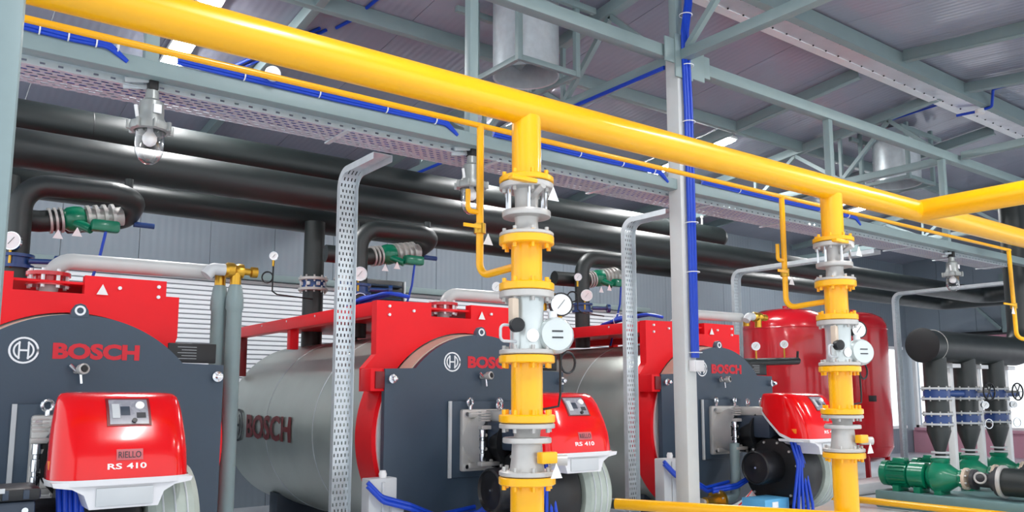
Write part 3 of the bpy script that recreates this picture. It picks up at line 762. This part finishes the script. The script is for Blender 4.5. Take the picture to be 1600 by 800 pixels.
    MB().box((.0, -.55, 1.50), (.32, .5, .10), .015).build('slide_bar', 'castgrey', t)
    MB().box((.0, -.6, 1.33), (.4, .45, .25), .03).build('head_box', 'darkblue', t)
    for k, (x, y) in enumerate(((-.14, -.5), (.1, -.5))):
        MB().torus((x, y, 1.60), (.3, -1, 0), .035, .013, 18, 8).build('eye_bolt', 'chrome', t)
    MB().box((.1, -.75, .22), (.3, .5, .44), .01).build('support', 'darkblue', t)
    for k in range(5):
        x = HX - .30 + k * .028
        MB().tube([(x, -1.1 - .03 * (k % 2), 1.22), (x + .01, -1.18, .95), (x - .06 + .03 * k, -1.15 - .02 * k, .5), (x - .1 + .02 * k, -1.2, .0)], .016, 10, .3, 5).build('cable', 'blue', t)
    for k in range(2):
        MB().tube([(-.12 + .04 * k, -1.1, 1.22), (-.12 + .05 * k, -1.12, .8), (-.16, -1.1, .0)], .018, 10, .2, 5).build('hose', 'pipegrey', t)
    return t
bu = burner(); bu.location = (BX[0], BY, 0); bu['label'] = 'red hooded burner on the nearest boiler, seen from the front'
dup(bu, (BX[1], BY, 0), 'red hooded burner on the middle boiler behind the yellow gas line')
dup(bu, (BX[2], BY, 0), 'red hooded burner on the farthest boiler with black fan casing')
# ================================================================== BOILER TRIM PIPEWORK (local to a boiler: add to BX, BY)
def loop():
    t = thing('boiler_loop', 'x', 'pipe', (0, 0, 0), 'black insulated pump loops above boilers'); del t['_o']
    ya = 2.25                                            # Y 8.75
    MB().tube([(-.20, ya, 2.35), (-.20, ya, 3.66), (.80, ya - .15, 3.66), (.80, ya + .42, 3.52), (.3, ya + .75, 3.46)], .105, 22, .24, 8).build('insulated_pipe', 'rubber', t)
    a = V((.72, ya + .20, 3.50)); b = V((.02, ya + .20, 3.36)); d = (b - a).normalized()
    for k in range(4):
        f = MB().lathe([(.13, 0), (.13, .03)], a + d * (.08 + .075 * k), d, 28).build('flange', 'castgrey', t)
    MB().cyl(a, a + d * .36, .095, 24).build('spool', 'castgrey', t)
    v = MB().lathe([(.09, .34), (.12, .37), (.13, .44), (.12, .50), (.09, .54)], a, d, 24).build('mixing_valve', 'green', t)
    p = a + d * .44
    ac = MB().cyl(p + V((0, -.08, -.05)), p + V((.12, -.2, -.12)), .045, 16).box(p + V((.24, -.22, -.08)), (.26, .12, .12), .03).build('actuator', 'green', v)
    MB().tube([p + V((.25, -.24, -.1)), p + V((.2, -.26, -.4)), p + V((.05, -.2, -1.02))], .014, 8, .2).build('actuator_cable', 'blue', v)
    for k in range(3): MB().lathe([(.125, 0), (.125, .022)], a + d * (.55 + .05 * k), d, 28).build('flange', 'castgrey', t)
    MB().tube([a + d * .55, a + d * .75, a + d * .75 + V((-.5, .05, 0))], .105, 20, .05).build('insulated_pipe', 'rubber', t)
    for (x, z) in ((.12, 3.2), (.28, 3.24)):
        MB().front([(x - .045, z - .04), (x + .045, z - .04), (x, z + .05)], ya - .06, ya - .056).build('warning_tag', 'white', t)
    MB().cyl((.72, ya - .02, 3.75), (.72, ya - .02, 3.84), .04, 14).build('vent_stub', 'rubber', t)
    s = MB().tube([(.85, ya + .3, 3.45), (1.05, ya + .3, 3.45)], .03, 10).build('drain_valve', 'valveblue', t)
    gauge((-.26, ya - .16, 3.08), (-.5, -.85, 0), .085, t)
    MB().tube([(-.26, ya - .12, 3.0), (-.26, ya - .12, 2.85), (-.2, ya, 2.85)], .012, 8, .03).build('gauge_siphon', 'brass', t)
    f = MB().lathe([(.15, 0), (.15, .03), (.12, .032), (.12, .1), (.15, .102), (.15, .13)], (-.2, ya, 2.85), n=26).build('butterfly_valve', 'valveblue', t)
    MB().cyl((-.1, ya - .1, 2.915), (.12, ya - .2, 2.915), .025, 12).cyl((.1, ya - .19, 2.915), (.14, ya - .21, 2.915), .06, 12).build('gearbox', 'valveblue', f)
    return t
lp = loop(); lp.location = (BX[0] - .02, BY, 0); lp['label'] = 'black insulated loop with green valve above the nearest boiler'
dup(lp, (BX[1] - .02, BY, 0), 'black insulated loop with green valve above the middle boiler')
dup(lp, (BX[2] - .02, BY, 0), 'black insulated loop with green valve above the farthest boiler')
def riser(X, Y, label, r=.135, zb=2.3, zt=4.0):
    t = thing('riser_pipe', label, 'pipe', (X, Y, zb), 'black risers with blue butterfly valves')
    MB().cyl((X, Y, zb), (X, Y, zt), r, 26).build('insulated_pipe', 'rubber', t)
    for z in (3.22, 3.08):
        f = MB().lathe([(r + .05, -.02), (r + .06, -.015), (r + .06, .015), (r + .05, .02)], (X, Y, z), n=30).build('flange', 'castgrey', t)
        bolts((X, Y, z), (0, 0, 1), r + .035, 10, .012, .09, 'castgrey', f)
    v = MB().cyl((X, Y, 3.1), (X, Y, 3.2), r + .02, 26).build('butterfly_valve', 'valveblue', t)
    for k in range(8):
        a = 2 * PI * k / 8; p = V((X + math.cos(a) * (r + .02), Y + math.sin(a) * (r + .02), 3.15)); MB().box(p, (.05, .05, .05), .006, Matrix.Rotation(a, 3, 'Z')).build('lug', 'lightgrey', v)
    return t
riser(4.33, 10.3, 'black riser pipe with blue valve left of the perforated tray')
riser(4.70, 10.0, 'black riser pipe with blue valve half hidden by the perforated tray')
riser(.72, 10.0, 'black riser pipe behind the column at the left edge')
riser(8.0, 10.3, 'black riser pipe right of the middle gas drop line', zb=2.3)
riser(11.6, 10.3, 'black riser pipe right of the main column', r=.12, zb=0)

# light grey relief manifold of each boiler
def manifold(X, label, down=True):
    t = thing('relief_manifold', label, 'pipe', (X, 6.95, 2.2), 'pale grey relief pipes on boilers')
    Y, z = 6.95, 2.70
    MB().tube([(X - .16, Y, 2.42), (X - .12, Y, z), (X + 1.0, Y - .02, z + .01)], .062, 20, .14).build('manifold_pipe', 'pipegrey', t)
    f = MB().lathe([(.15, 0), (.15, .03), (.1, .032), (.1, .07), (.15, .072), (.15, .1)], (X - .16, Y, 2.50), n=26).build('flange', 'tank_red', t)
    bolts((X - .16, Y, 2.55), (0, 0, 1), .13, 8, .014, .14, 'bright', f)
    MB().tube([(X + .95, Y - .14, z - .04), (X + 1.0, Y - .14, z + .02), (X + 1.14, Y - .14, z + .02)], .05, 18, .05).build('elbow', 'lightgrey', t)
    v = MB().lathe([(.05, 0), (.065, .02), (.065, .07), (.05, .09), (.06, .11), (.06, .15), (.03, .16), (.03, .21), (.045, .22), (.045, .27)], (X + 1.10, Y - .14, z + .02), (1, 0, 0), 18).build('safety_valve', 'brass', t)
    MB().tube([(X + 1.19, Y - .15, z), (X + 1.19, Y - .15, z - .12)], .045, 16).build('valve_outlet', 'brass', v)
    MB().tube([(X + 1.1, Y - .03, z), (X + 1.1, Y - .03, z - .1)], .045, 16).build('valve_outlet', 'brass', v)
    if down:
        for (x, y, zt) in ((X + 1.19, Y - .15, z - .1), (X + 1.1, Y - .03, z - .1)):
            MB().lathe([(.045, zt), (.055, zt - .02), (.07, zt - .12), (.072, zt - .2), (.062, zt - .22), (.062, .0)], (x, y, 0), n=22).build('discharge_pipe', 'steel', t)
manifold(BX[0], 'pale grey relief pipe with brass valves on the nearest boiler')
manifold(BX[1], 'pale grey relief pipe on top of the middle boiler', False)
manifold(BX[2], 'pale grey relief pipe on top of the farthest boiler', False)

# gauges on siphons
def siphon(p, label, r=.055):
    p = V(p)
    t = thing('siphon_gauge', label, 'gauge', p - V((0, 0, .55)), 'pressure gauges on siphons')
    gauge(p, (-.5, -.85, 0), r, t)
    MB().tube([p + V((0, .01, -.05)), p + V((0, .01, -.13))], .016, 10).build('fitting', 'brass', t)
    q = p + V((0, .01, -.13)); R = .07
    B = V((-.6, .5, 0)).normalized()
    pts = [q, q + V((0, 0, -.12))] + [q + V((0, 0, -.14)) + B * (R * (1 - math.cos(a))) + V((0, 0, -R * math.sin(a))) for a in [2 * PI * k / 16 for k in range(1, 17)]] + [q + V((0, 0, -.32)), q + V((.05, -.03, -.36)), q + V((.58, .1, -.37))]
    MB().tube(pts, .01, 8).build('siphon_tube', 'black', t)
siphon(atY(428, 400, 10.0), 'pressure gauge on a looped siphon left of the black riser')
p = atY(776, 448, 7.0)
t = thing('siphon_gauge', 'small pressure gauge left of the middle gas drop line', 'gauge', p - V((0, 0, .2)), 'pressure gauges on siphons')
gauge(p, (-.5, -.85, 0), .05, t); MB().cyl((p.x, p.y + .01, 2.74), (p.x, p.y + .01, p.z - .04), .01, 8).build('stem', 'black', t)
siphon(atY(903, 433, 8.4), 'pressure gauge on siphon right of the middle gas drop line', .055)

# wall heater
h = thing('wall_heater', 'dark finned heater unit on the back wall behind perforated tray', 'heater', (6.35, 12.3, 3.0))
MB().box((6.35, 12.3, 3.28), (.75, .3, .62), .02).build('casing', 'black', h)
for k in range(5): MB().box((6.35, 12.13, 3.05 + k * .11), (.66, .05, .02), 0, Matrix.Rotation(.6, 3, 'X')).build('fin', 'darkblue', h)
MB().box((6.75, 12.3, 3.26), (.03, .34, .66), .006).build('side_frame', 'lightgrey', h)

# ================================================================== HANGING LAMPS
def lamp():
    t = thing('hanging_lamp', 'x', 'lamp', (0, 0, 0), 'caged glass lamps under the cable tray'); del t['_o']
    for k in (0, 1): MB().bar((-.17, .0 + .05 * k, -.02 - .03 * k), (.02, -.02 + .05 * k, .01 - .03 * k), .018, .03).build('bracket', 'zinc', t)
    MB().box((.0, 0, .0), (.06, .09, .12), .01).build('hanger', 'black', t)
    MB().lathe([(.03, -.05), (.04, -.06), (.045, -.12), (.075, -.14), (.08, -.2), (.08, -.24), (.09, -.26), (.09, -.28)], n=28).build('housing', 'lampgrey', t)
    MB().box((.02, -.085, -.2), (.05, .01, .06), .003).build('rating_label', 'white', t)
    MB().tube([(-.1, -.02, -.18), (-.085, -.02, -.26)], .012, 8).build('latch', 'white', t)
    r = MB().lathe([(.09, -.275), (.125, -.285), (.13, -.31), (.125, -.335), (.1, -.34), (.095, -.31)], n=30, caps=False).build('clamp_ring', 'lampgrey', t)
    for k in range(8):
        a = 2 * PI * k / 8; MB().box((.132 * math.cos(a), .132 * math.sin(a), -.31), (.03, .022, .06), .005, Matrix.Rotation(a, 3, 'Z')).build('lug', 'lampgrey', r)
    MB().lathe([(.09, -.31), (.092, -.42), (.086, -.48), (.062, -.53), (.03, -.553), (0, -.558)], n=30, caps=False).build('glass_dome', 'glass', t)
    b = MB().lathe([(.018, -.30), (.02, -.335), (.044, -.37), (.046, -.395), (.036, -.42), (.016, -.435), (0, -.437)], n=20, caps=False).build('bulb', 'white', t)
    MB().tube([(-.02, .0, .05), (-.06, .0, .12), (-.1, .03, .1)], .014, 8, .04).build('cable', 'blue', t)
    return t
la = lamp(); la.location = (1.185, 5.585, 3.745); la['label'] = 'glass dome lamp hanging under the tray at left'
dup(la, (3.725, 5.585, 3.745), 'glass dome lamp hanging beside the thin yellow drop pipe')
dup(la, (12.1, 5.585, 3.72), 'glass dome lamp hanging at the far right of the tray')

# ================================================================== BLUE CABLES
def cables(paths, label, r=.014, fil=.05, m='blue', name='cable_bundle', ties=()):
    t = thing(name, label, 'cable', V(paths[0][0]))
    for p in paths: MB().tube(p, r, 8, fil, 4).build('cable', m, t)
    for c_, d_, R in ties: MB().torus(c_, d_, R, .005, 16, 6).build('cable_tie', 'white', t)
    return t
cx = PX + .02; cy = RIDGE_Y - .115
cp = []
for k in range(4):
    x = cx - .05 + .024 * k
    cp.append([(x + .02, cy, 2.05), (x + .02, cy - .012 * (k % 2), 4.6), (x, cy - .012 * (k % 2), 5.15), (x - .03, cy - .03, 5.4), (x + .07, cy, 5.75), (x + .07, cy, 6.2)])
cables(cp, 'thick blue cable bundle running down the main column', .018, .1, ties=[((cx + .01, cy, z), (0, 0, 1), .066) for z in (2.1, 2.9, 3.4, 4.45, 5.05, 5.6)])
jb = thing('junction_box', 'small white junction box on the column below the blue cables', 'junction box', (cx + .05, cy, 1.9))
MB().box((cx + .015, cy - .01, 1.97), (.15, .07, .11), .008).build('casing', 'white', jb)
MB().box((cx + .015, cy - .047, 1.97), (.13, .008, .09), .003).build('lid', 'plastic', jb)
for i, (x0, x1) in enumerate(((.38, 1.0), (1.3, 3.5), (3.85, 6.0), (6.5, 9.5))):
    ps = [[(x0, 5.45 - .012 * (k % 2), 3.865 + .016 * k), ((x0 + x1) / 2, 5.45 - .012 * (k % 2), 3.858 + .016 * k), (x1 - .12, 5.45, 3.865 + .016 * k), (x1, 5.46, 3.80)] for k in range(3)]
    lab = ('blue cables along the pale beam at the far left', 'blue cables along the pale beam between the first two lamps', 'blue cables along the pale beam from second lamp to the column', 'blue cables along the pale beam right of the column')[i]
    cables(ps, lab, .014, .1, ties=[((x0 + (x1 - x0) * q, 5.45, 3.88), (1, 0, 0), .032) for q in (.2, .45, .7, .9)])
single(MB().lathe([(.05, 0), (.055, .02), (.05, .06), (.03, .07)], (1.93, 5.42, 3.93), (-.3, -1, -.3), 20), 'junction_box', 'white', 'round white junction box on the pale beam', 'junction box')
cables([[(PX - .08, 5.6 + .0, 5.085 - .02 * k), (PX - .08, 9.0, 5.085 - .02 * k), (PX - .08, 11.5, 5.085 - .02 * k)] for k in range(2)], 'blue cable under the roof truss left of the column', .014, ties=[((PX - .08, y, 5.07), (0, 1, 0), .04) for y in (7.4, 9.2)])
rz = lambda x, y: V((x, y, roofz(y) - .02))
cables([[rz(12.55, 6.9), rz(12.75, 5.9)], [rz(12.68, 6.9), rz(12.84, 5.9)]], 'pair of blue cables on the roof panels above second fan duct', .014)
cables([[rz(2.95, 10.3), rz(3.62, 8.65)], [rz(3.05, 10.3), rz(3.70, 8.65)]], 'pair of blue cables on roof panels above the main pipe at left', .02)
cables([[rz(3.78, 8.55), rz(3.86, 8.3), rz(3.91, 7.8), rz(4.0, 7.0)]], 'single blue cable on roof near the top edge at left', .02)
bj = [(12.95, 5.75, 6.02), (13.0, 5.5, 6.02), (13.0, 5.25, 6.03), (12.72, 5.1, 6.2), (12.66, 4.6, 6.18), (12.6, 3.4, 6.05)]
cables([bj], 'blue cable crossing the ridge at the right edge', .022, .06)
single(MB().cyl((13.0, 5.42, 5.97), (13.0, 5.42, 6.04), .07, 20), 'junction_box', 'white', 'round white junction box on the foil ridge strip', 'junction box')
# cable bundles lying on the boilers' red channels
for i, X in enumerate((BX[1], BX[2])):
    cables([[(X - .88 + .02 * k, 7.75, 2.50 + .015 * (k % 2)), (X - .9 + .03 * k, 7.6, 2.57), (X - .93 + .03 * k, 7.35, 2.6 + .02 * (k % 3)), (X - .8 + .03 * k, 6.95, 2.66), (X - .6, 6.85, 2.62)] for k in range(5)],
           ('blue cable bundle on the red channel of the middle boiler', 'blue cable bundle on the red channel of the farthest boiler')[i], .018, .15, ties=[((X - .87, 7.35, 2.61), (0, 1, 0), .08)])
# ================================================================== SMALL EQUIPMENT LOW DOWN
def grey_box(p, label):
    x, y, z = p
    t = thing('junction_box', label, 'junction box', (x, y, 0), 'grey cable boxes beside boilers')
    MB().box((x, y, .52), (.26, .14, .96), .01).build('casing', 'lightgrey', t)
    MB().box((x, y - .075, .52), (.03, .02, .9), .004).build('rib', 'lightgrey', t)
    MB().box((x + .12, y - .03, .66), (.12, .16, .22), .01).build('terminal_cover', 'lightgrey', t)
    MB().lathe([(.03, 0), (.035, .03), (.025, .06)], (x + .02, y - .02, 1.0), n=14).build('gland', 'white', t)
    MB().tube([(x - .16, y - .1, .98), (x - .05, y - .14, .86), (x + .2, y - .16, .78), (x + .5, y - .1, .66), (x + .9, y - .1, .7)], .02, 10, .1).build('cable', 'blue', t)
    MB().tube([(x - .16, y - .1, .95), (x - .04, y - .15, .82), (x + .2, y - .18, .75), (x + .5, y - .12, .62), (x + .9, y - .12, .66)], .02, 10, .1).build('cable', 'blue', t)
grey_box((3.28, 6.28, 0), 'grey cable box left of the middle boiler plate')
grey_box((6.78, 6.28, 0), 'grey cable box left of the main column foot')
# blue cables between middle boiler box and burner motor
cables([[(3.9, 6.2, .55 + .03 * k), (4.1, 6.0, .62 + .03 * k), (4.35, 5.9, .82 + .03 * k), (4.5, 5.9, .9)] for k in range(3)], 'blue cables rising to the fan motor of the middle burner', .02, .1)
cables([[(7.3, 6.1, .62 + .03 * k), (7.6, 6.0, .66 + .03 * k), (7.85, 5.9, .8 + .03 * k), (8.0, 5.9, .9)] for k in range(2)], 'blue cables rising to the fan motor of the farthest burner', .02, .1)
t = thing('control_box', 'dark blue control box with ribbed lid left of the nearest burner', 'control box', (.39, 5.30, 0))
MB().box((.39, 5.30, .98), (.48, .30, .30), .02).build('casing', 'darkblue', t)
l_ = MB().box((.39, 5.30, 1.165), (.52, .34, .07), .02).build('lid', 'black', t)
for k in range(5): MB().box((.2 + k * .095, 5.135, 1.165), (.03, .02, .05), .004).build('lid_clip', 'darkblue', l_)
MB().box((.42, 5.127, 1.19), (.12, .006, .025)).build('lid_label', 'lightgrey', l_)
for x in (.2, .58): MB().lathe([(.016, 0), (.016, .012)], (x, 5.15, 1.08), (0, -1, 0), 12).build('screw', 'chrome', t)
MB().box((.39, 5.32, .415), (.1, .1, .83), .006).build('stand', 'steel', t)
# yellow floor-level gas pipes
a, b = atZ(962, 787, .66), atZ(1185, 801, .66)
t = thing('gas_feed_pipe', 'low yellow gas pipe passing in front of the column foot', 'pipe', ((a.x + b.x) / 2, (a.y + b.y) / 2, .6))
b2 = b + (b - a) * .6
MB().cyl(a, b2, .052, 20).build('pipe', 'yellow', t)
MB().cyl(a - (b - a).normalized() * .06, a, .05, 20).build('end_cap', 'rubber', t)
for q in (.15, 1.3):
    p = a.lerp(b, q); MB().box((p.x, p.y, p.z / 2 - .03), (.05, .05, p.z - .06), .004).build('stand', 'steel', t)
a, b = atZ(1325, 781, .1), atZ(1520, 798, .1)
a2 = a - (b - a) * .5; b2 = b + (b - a) * .8
t = thing('gas_feed_pipe', 'yellow gas pipe along the floor before the pump base', 'pipe', (b.x, b.y, 0))
a2 = V((11.78, 9.0, .1)); b2 = V((11.90, 3.2, .1))
MB().cyl(a2, b2, .05, 20).build('pipe', 'yellow', t)
for q in (.1, .9):
    p = a2.lerp(b2, q); MB().box((p.x, p.y, .025), (.12, .08, .05), .004).build('stand', 'steel', t)
# flanged brass gas valve near the far burner
p = atY(1118, 783, 6.1)
t = thing('gas_valve', 'flanged brass gas valve under the farthest boiler plate', 'valve', p - V((0, 0, .1)))
MB().cyl(p + V((-.18, 0, 0)), p + V((.02, 0, 0)), .055, 18).build('body', 'brass', t)
f = MB().cyl(p + V((.02, 0, 0)), p + V((.06, 0, 0)), .13, 24).build('flange', 'brass', t)
bolts(p + V((.04, 0, 0)), (1, 0, 0), .1, 8, .012, .06, 'castgrey', f)
MB().tube([p + V((.06, 0, 0)), p + V((.36, 0, .02)), p + V((.36, 0, .62))], .055, 18, .1).build('pipe', 'steel', t)
MB().cyl(p + V((-.24, 0, 0)), p + V((-.18, 0, 0)), .05, 18, .03).build('cap', 'castgrey', t)
MB().box((p.x - .05, p.y, (p.z - .05) / 2), (.06, .06, p.z - .06), .004).build('stand', 'steel', t)
t = thing('carton', 'pale blue carton on the floor under the farthest burner', 'box', (8.35, 5.55, 0))
q = atY(1196, 783, 5.6)
t.location = (q.x, 5.6, 0); t['_o'] = [q.x, 5.6, 0]
MB().box((q.x, 5.6, q.z / 2 + .02), (.42, .3, q.z + .04), .008).build('carton_body', 'boxblue', t)
MB().box((q.x - .04, 5.447, q.z - .02), (.10, .004, .06)).build('carton_label', 'white', t)

# ================================================================== EXPANSION TANKS
def tank(px_, Y, dia, ztop, label):
    X = atY(px_, 600, Y).x; r = dia / 2
    t = thing('expansion_tank', label, 'tank', (X, Y, 0), 'red expansion tanks')
    pr = [(0, .28), (r * .5, .31), (r * .85, .42), (r, .6), (r, ztop - .36), (r * .97, ztop - .26), (r * .85, ztop - .13), (r * .6, ztop - .04), (r * .3, ztop - .005), (0, ztop)]
    MB().lathe(pr, (X, Y, 0), n=56, caps=False).build('vessel', 'tank_red', t)
    for z in (.62, ztop - .38): MB().torus((X, Y, z), (0, 0, 1), r, .008, 56, 6).build('weld_seam', 'tank_red', t)
    for k in range(4):
        a = PI / 4 + k * PI / 2; MB().bar((X + r * .85 * math.cos(a), Y + r * .85 * math.sin(a), 0), (X + r * .8 * math.cos(a), Y + r * .8 * math.sin(a), .6), .09, .06, .005).build('leg', 'tank_red', t)
    MB().box((X - r * .55, Y - r * .84, 1.6), (.16, .01, .12), .002, Matrix.Rotation(-.58, 3, 'Z')).build('rating_plate', 'black', t)
    MB().cyl((X, Y, ztop - .01), (X, Y, ztop + .06), .05, 14).build('top_plug', 'tank_red', t)
    return X
X1 = tank(1232, 9.0, 1.56, 3.24, 'large red tank partly hidden by the farthest boiler')
tank(1338, 9.6, 1.32, 3.42, 'large red tank behind the right gas drop line')
g1 = gauge(V((0, 0, 0)), (-.7, -.7, 0), .065, None) if False else None
for i, p in enumerate((atY(1181, 541, 7.9), atY(1225, 538, 8.1))):
    t = thing('siphon_gauge', ('small round gauge on black pipe at left of first red tank', 'small round gauge on black pipe in front of first red tank')[i], 'gauge', p - V((0, 0, .3)))
    gauge(p, (-.6, -.8, 0), .065, t); MB().cyl(p - V((0, 0, .28)), p - V((0, 0, .06)), .012, 8).build('stem', 'brass', t)
pa = atY(1168, 566, 7.9); pb = atY(1246, 564, 8.1)
t = thing('insulated_branch', 'short black insulated pipe crossing in front of the red tank', 'pipe', (pa.x, pa.y, pa.z - .1))
MB().tube([pa + V((-.7, 0, 0)), pa, pb], .06, 18, .1).build('insulated_pipe', 'rubber', t)
MB().cyl(pb, pb + V((.02, 0, .16)), .02, 10).build('stub', 'black', t)

# ================================================================== PUMP STATION
PY = 6.0; PXS = (12.25, 13.17, 14.15)
ms = thing('pump_manifold', 'black insulated manifold with round end cap above the pumps', 'pipe', (13.2, PY, 2.1))
mz = 2.40
MB().tube([(11.95, PY, mz), (15.4, PY, mz), (15.4, PY, 5.0)], .235, 34, .45).build('insulated_pipe', 'rubber', ms)
MB().lathe([(.25, 0), (.255, .03), (.2, .04)], (11.95, PY, mz), (-1, 0, 0), 34).build('end_cap', 'black', ms)
MB().torus((12.2, PY, mz), (1, 0, 0), .236, .006, 34, 6).build('band', 'castgrey', ms)
def pump_leg(X, label, wheel):
    t = thing('pump_riser', label, 'pipe', (X, PY, .85), 'black pump risers with blue valves')
    MB().lathe([(.16, 2.35), (.16, 1.18), (.165, 1.16), (.07, .86), (.07, .74)], (X, PY, 0), n=30).build('insulated_pipe', 'rubber', t)
    for z in (1.70, 1.33):
        v = MB().cyl((X, PY, z - .06), (X, PY, z + .06), .18, 30).build('valve', 'valveblue', t)
        for s in (-1, 1):
            f = MB().lathe([(.205, -.015), (.21, -.01), (.21, .01), (.205, .015)], (X, PY, z + s * .075), n=32).build('flange', 'lightgrey', v)
            bolts((X, PY, z + s * .075), (0, 0, 1), .19, 10, .011, .07, 'castgrey', v)
    for z in (.79, .85): MB().lathe([(.12, -.012), (.12, .012)], (X, PY, z), n=24).build('flange', 'lightgrey', t)
    MB().cyl((X + .1, PY - .1, 1.70), (X + .42, PY - .16, 1.70), .05, 14).build('gearbox', 'valveblue', t)
    if wheel:
        w_ = MB().torus((X - .05, PY - .36, 1.73), (-.2, -1, 0), .13, .012, 28, 8).build('hand_wheel', 'black', t)
        for k in range(3):
            a = PI * k / 3; e = V((math.cos(a), -.2 * math.cos(a), math.sin(a))) * .12
            MB().bar(V((X - .05, PY - .36, 1.73)) - e, V((X - .05, PY - .36, 1.73)) + e, .012).build('spoke', 'black', w_)
        MB().cyl((X - .05, PY - .36, 1.73), (X, PY - .15, 1.73), .02, 10).build('spindle', 'castgrey', w_)
        gauge((X - .08, PY - .3, 1.53), (-.6, -.8, 0), .055, t)
        MB().torus((X, PY - .3, 1.25), (-.4, -1, 0), .07, .008, 20, 6).build('siphon', 'chrome', t)
for i, X in enumerate(PXS):
    pump_leg(X, ('black pump riser with blue valves nearest the red tank', 'middle black pump riser with hand wheel and gauge', 'rightmost black pump riser with hand wheel and gauge')[i], i > 0)
    MB2 = thing('support_post', ('pale grey post right of the first pump riser', 'pale grey post right of the middle pump riser', 'pale grey post right of the last pump riser')[i], 'post', (X + .62, PY + .1, 0), 'pale posts under the pump manifold')
    MB().box((X + .62, PY + .1, 1.09), (.1, .1, 2.18), .01).build('shaft', 'white', MB2)
    MB().box((X + .58, PY + .05, 2.12), (.26, .2, .06), .006).build('head_plate', 'white', MB2)
def pump(X, label):
    t = thing('pump', label, 'pump', (X, PY, .25), 'green pumps on the teal base')
    Yd = (0, 1, 0); z = .5
    MB().lathe([(.08, -.34), (.13, -.32), (.13, -.28), (.1, -.26), (.16, -.16), (.23, -.06), (.24, .06), (.18, .14), (.12, .18)], (X, PY, z), Yd, 32).build('volute', 'green', t)
    MB().lathe([(.08, .5), (.1, .68), (.13, .74), (.13, .77)], (X, PY, 0), n=24).build('outlet', 'green', t)
    MB().lathe([(.16, .18), (.19, .2), (.19, .42), (.16, .44)], (X, PY, z), Yd, 30).build('bracket', 'green', t)
    m = MB().lathe([(.14, .44), (.175, .46), (.175, .74), (.17, .76), (.19, .77), (.19, .85), (.15, .88)], (X, PY, z), Yd, 32).build('motor', 'green', t)
    for k in range(20):
        a = 2 * PI * k / 20; MB().box((X + .185 * math.cos(a), PY + .6, z + .185 * math.sin(a)), (.03, .26, .008), 0, Matrix.Rotation(-a, 3, 'Y')).build('cooling_fin', 'green', m)
    MB().box((X - .02, PY + .58, z + .2), (.16, .18, .08), .01).build('terminal_box', 'green', m)
    for y in (.0, .3, .62): MB().box((X, PY + y, .29), (.3, .1, .1), .01).build('foot', 'green', t)
    f = MB().lathe([(.15, 0), (.155, .01), (.155, .035), (.15, .045)], (X, PY - .38, z), Yd, 26).build('suction_flange', 'beige', t)
    bolts((X, PY - .36, z), Yd, .13, 8, .013, .1, 'castgrey', f)
    return t
for i, X in enumerate(PXS): pump(X - .02, ('green pump with ribbed motor nearest the red tank', 'middle green pump behind the first one', 'rearmost green pump at the right edge')[i])
for i, X in enumerate(PXS):
    t = thing('suction_pipe', ('black suction pipe with grey flange in the lower right corner', 'black suction pipe of the middle pump', 'black suction pipe of the rearmost pump')[i], 'pipe', (X, PY - 1.2, .3), 'black suction pipes of the pumps')
    MB().lathe([(.14, 0), (.14, .05), (.1, .06), (.1, .26), (.14, .27), (.14, .32), (.2, .33), (.2, .38)], (X - .02, PY - .44, .5), (0, -1, 0), 28).build('valve', 'letter_black', t)
    MB().torus((X - .16, PY - .6, .54), (-1, -.3, 0), .07, .014, 20, 8).build('valve_knob', 'castgrey', t)
    MB().lathe([(.22, 0), (.225, .01), (.225, .04), (.22, .05)], (X - .02, PY - .82, .5), (0, -1, 0), 30).build('flange', 'castgrey', t)
    MB().tube([(X - .02, PY - .87, .5), (X - .02, PY - 1.75, .5), (X + .62, PY - 1.75, .5)], .19, 30, .22).build('insulated_pipe', 'rubber', t)
t = thing('concrete_plinth', 'long teal plinth under the green pumps', 'plinth', (13.3, 5.6, 0))
MB().box((13.45, 5.5, .125), (2.9, 2.8, .25), .02).build('plinth_slab', 'base_teal', t)
single(MB().box((13.4, 8.0, .10), (2.2, .5, .20), .05), 'wrapped_pipe', 'white', 'low white wrapped bundle on the floor behind the pump plinth', 'bundle')

# ------------------------------------------------------------------ tidy helper marks
for o in bpy.data.objects:
    if '_o' in o: del o['_o']
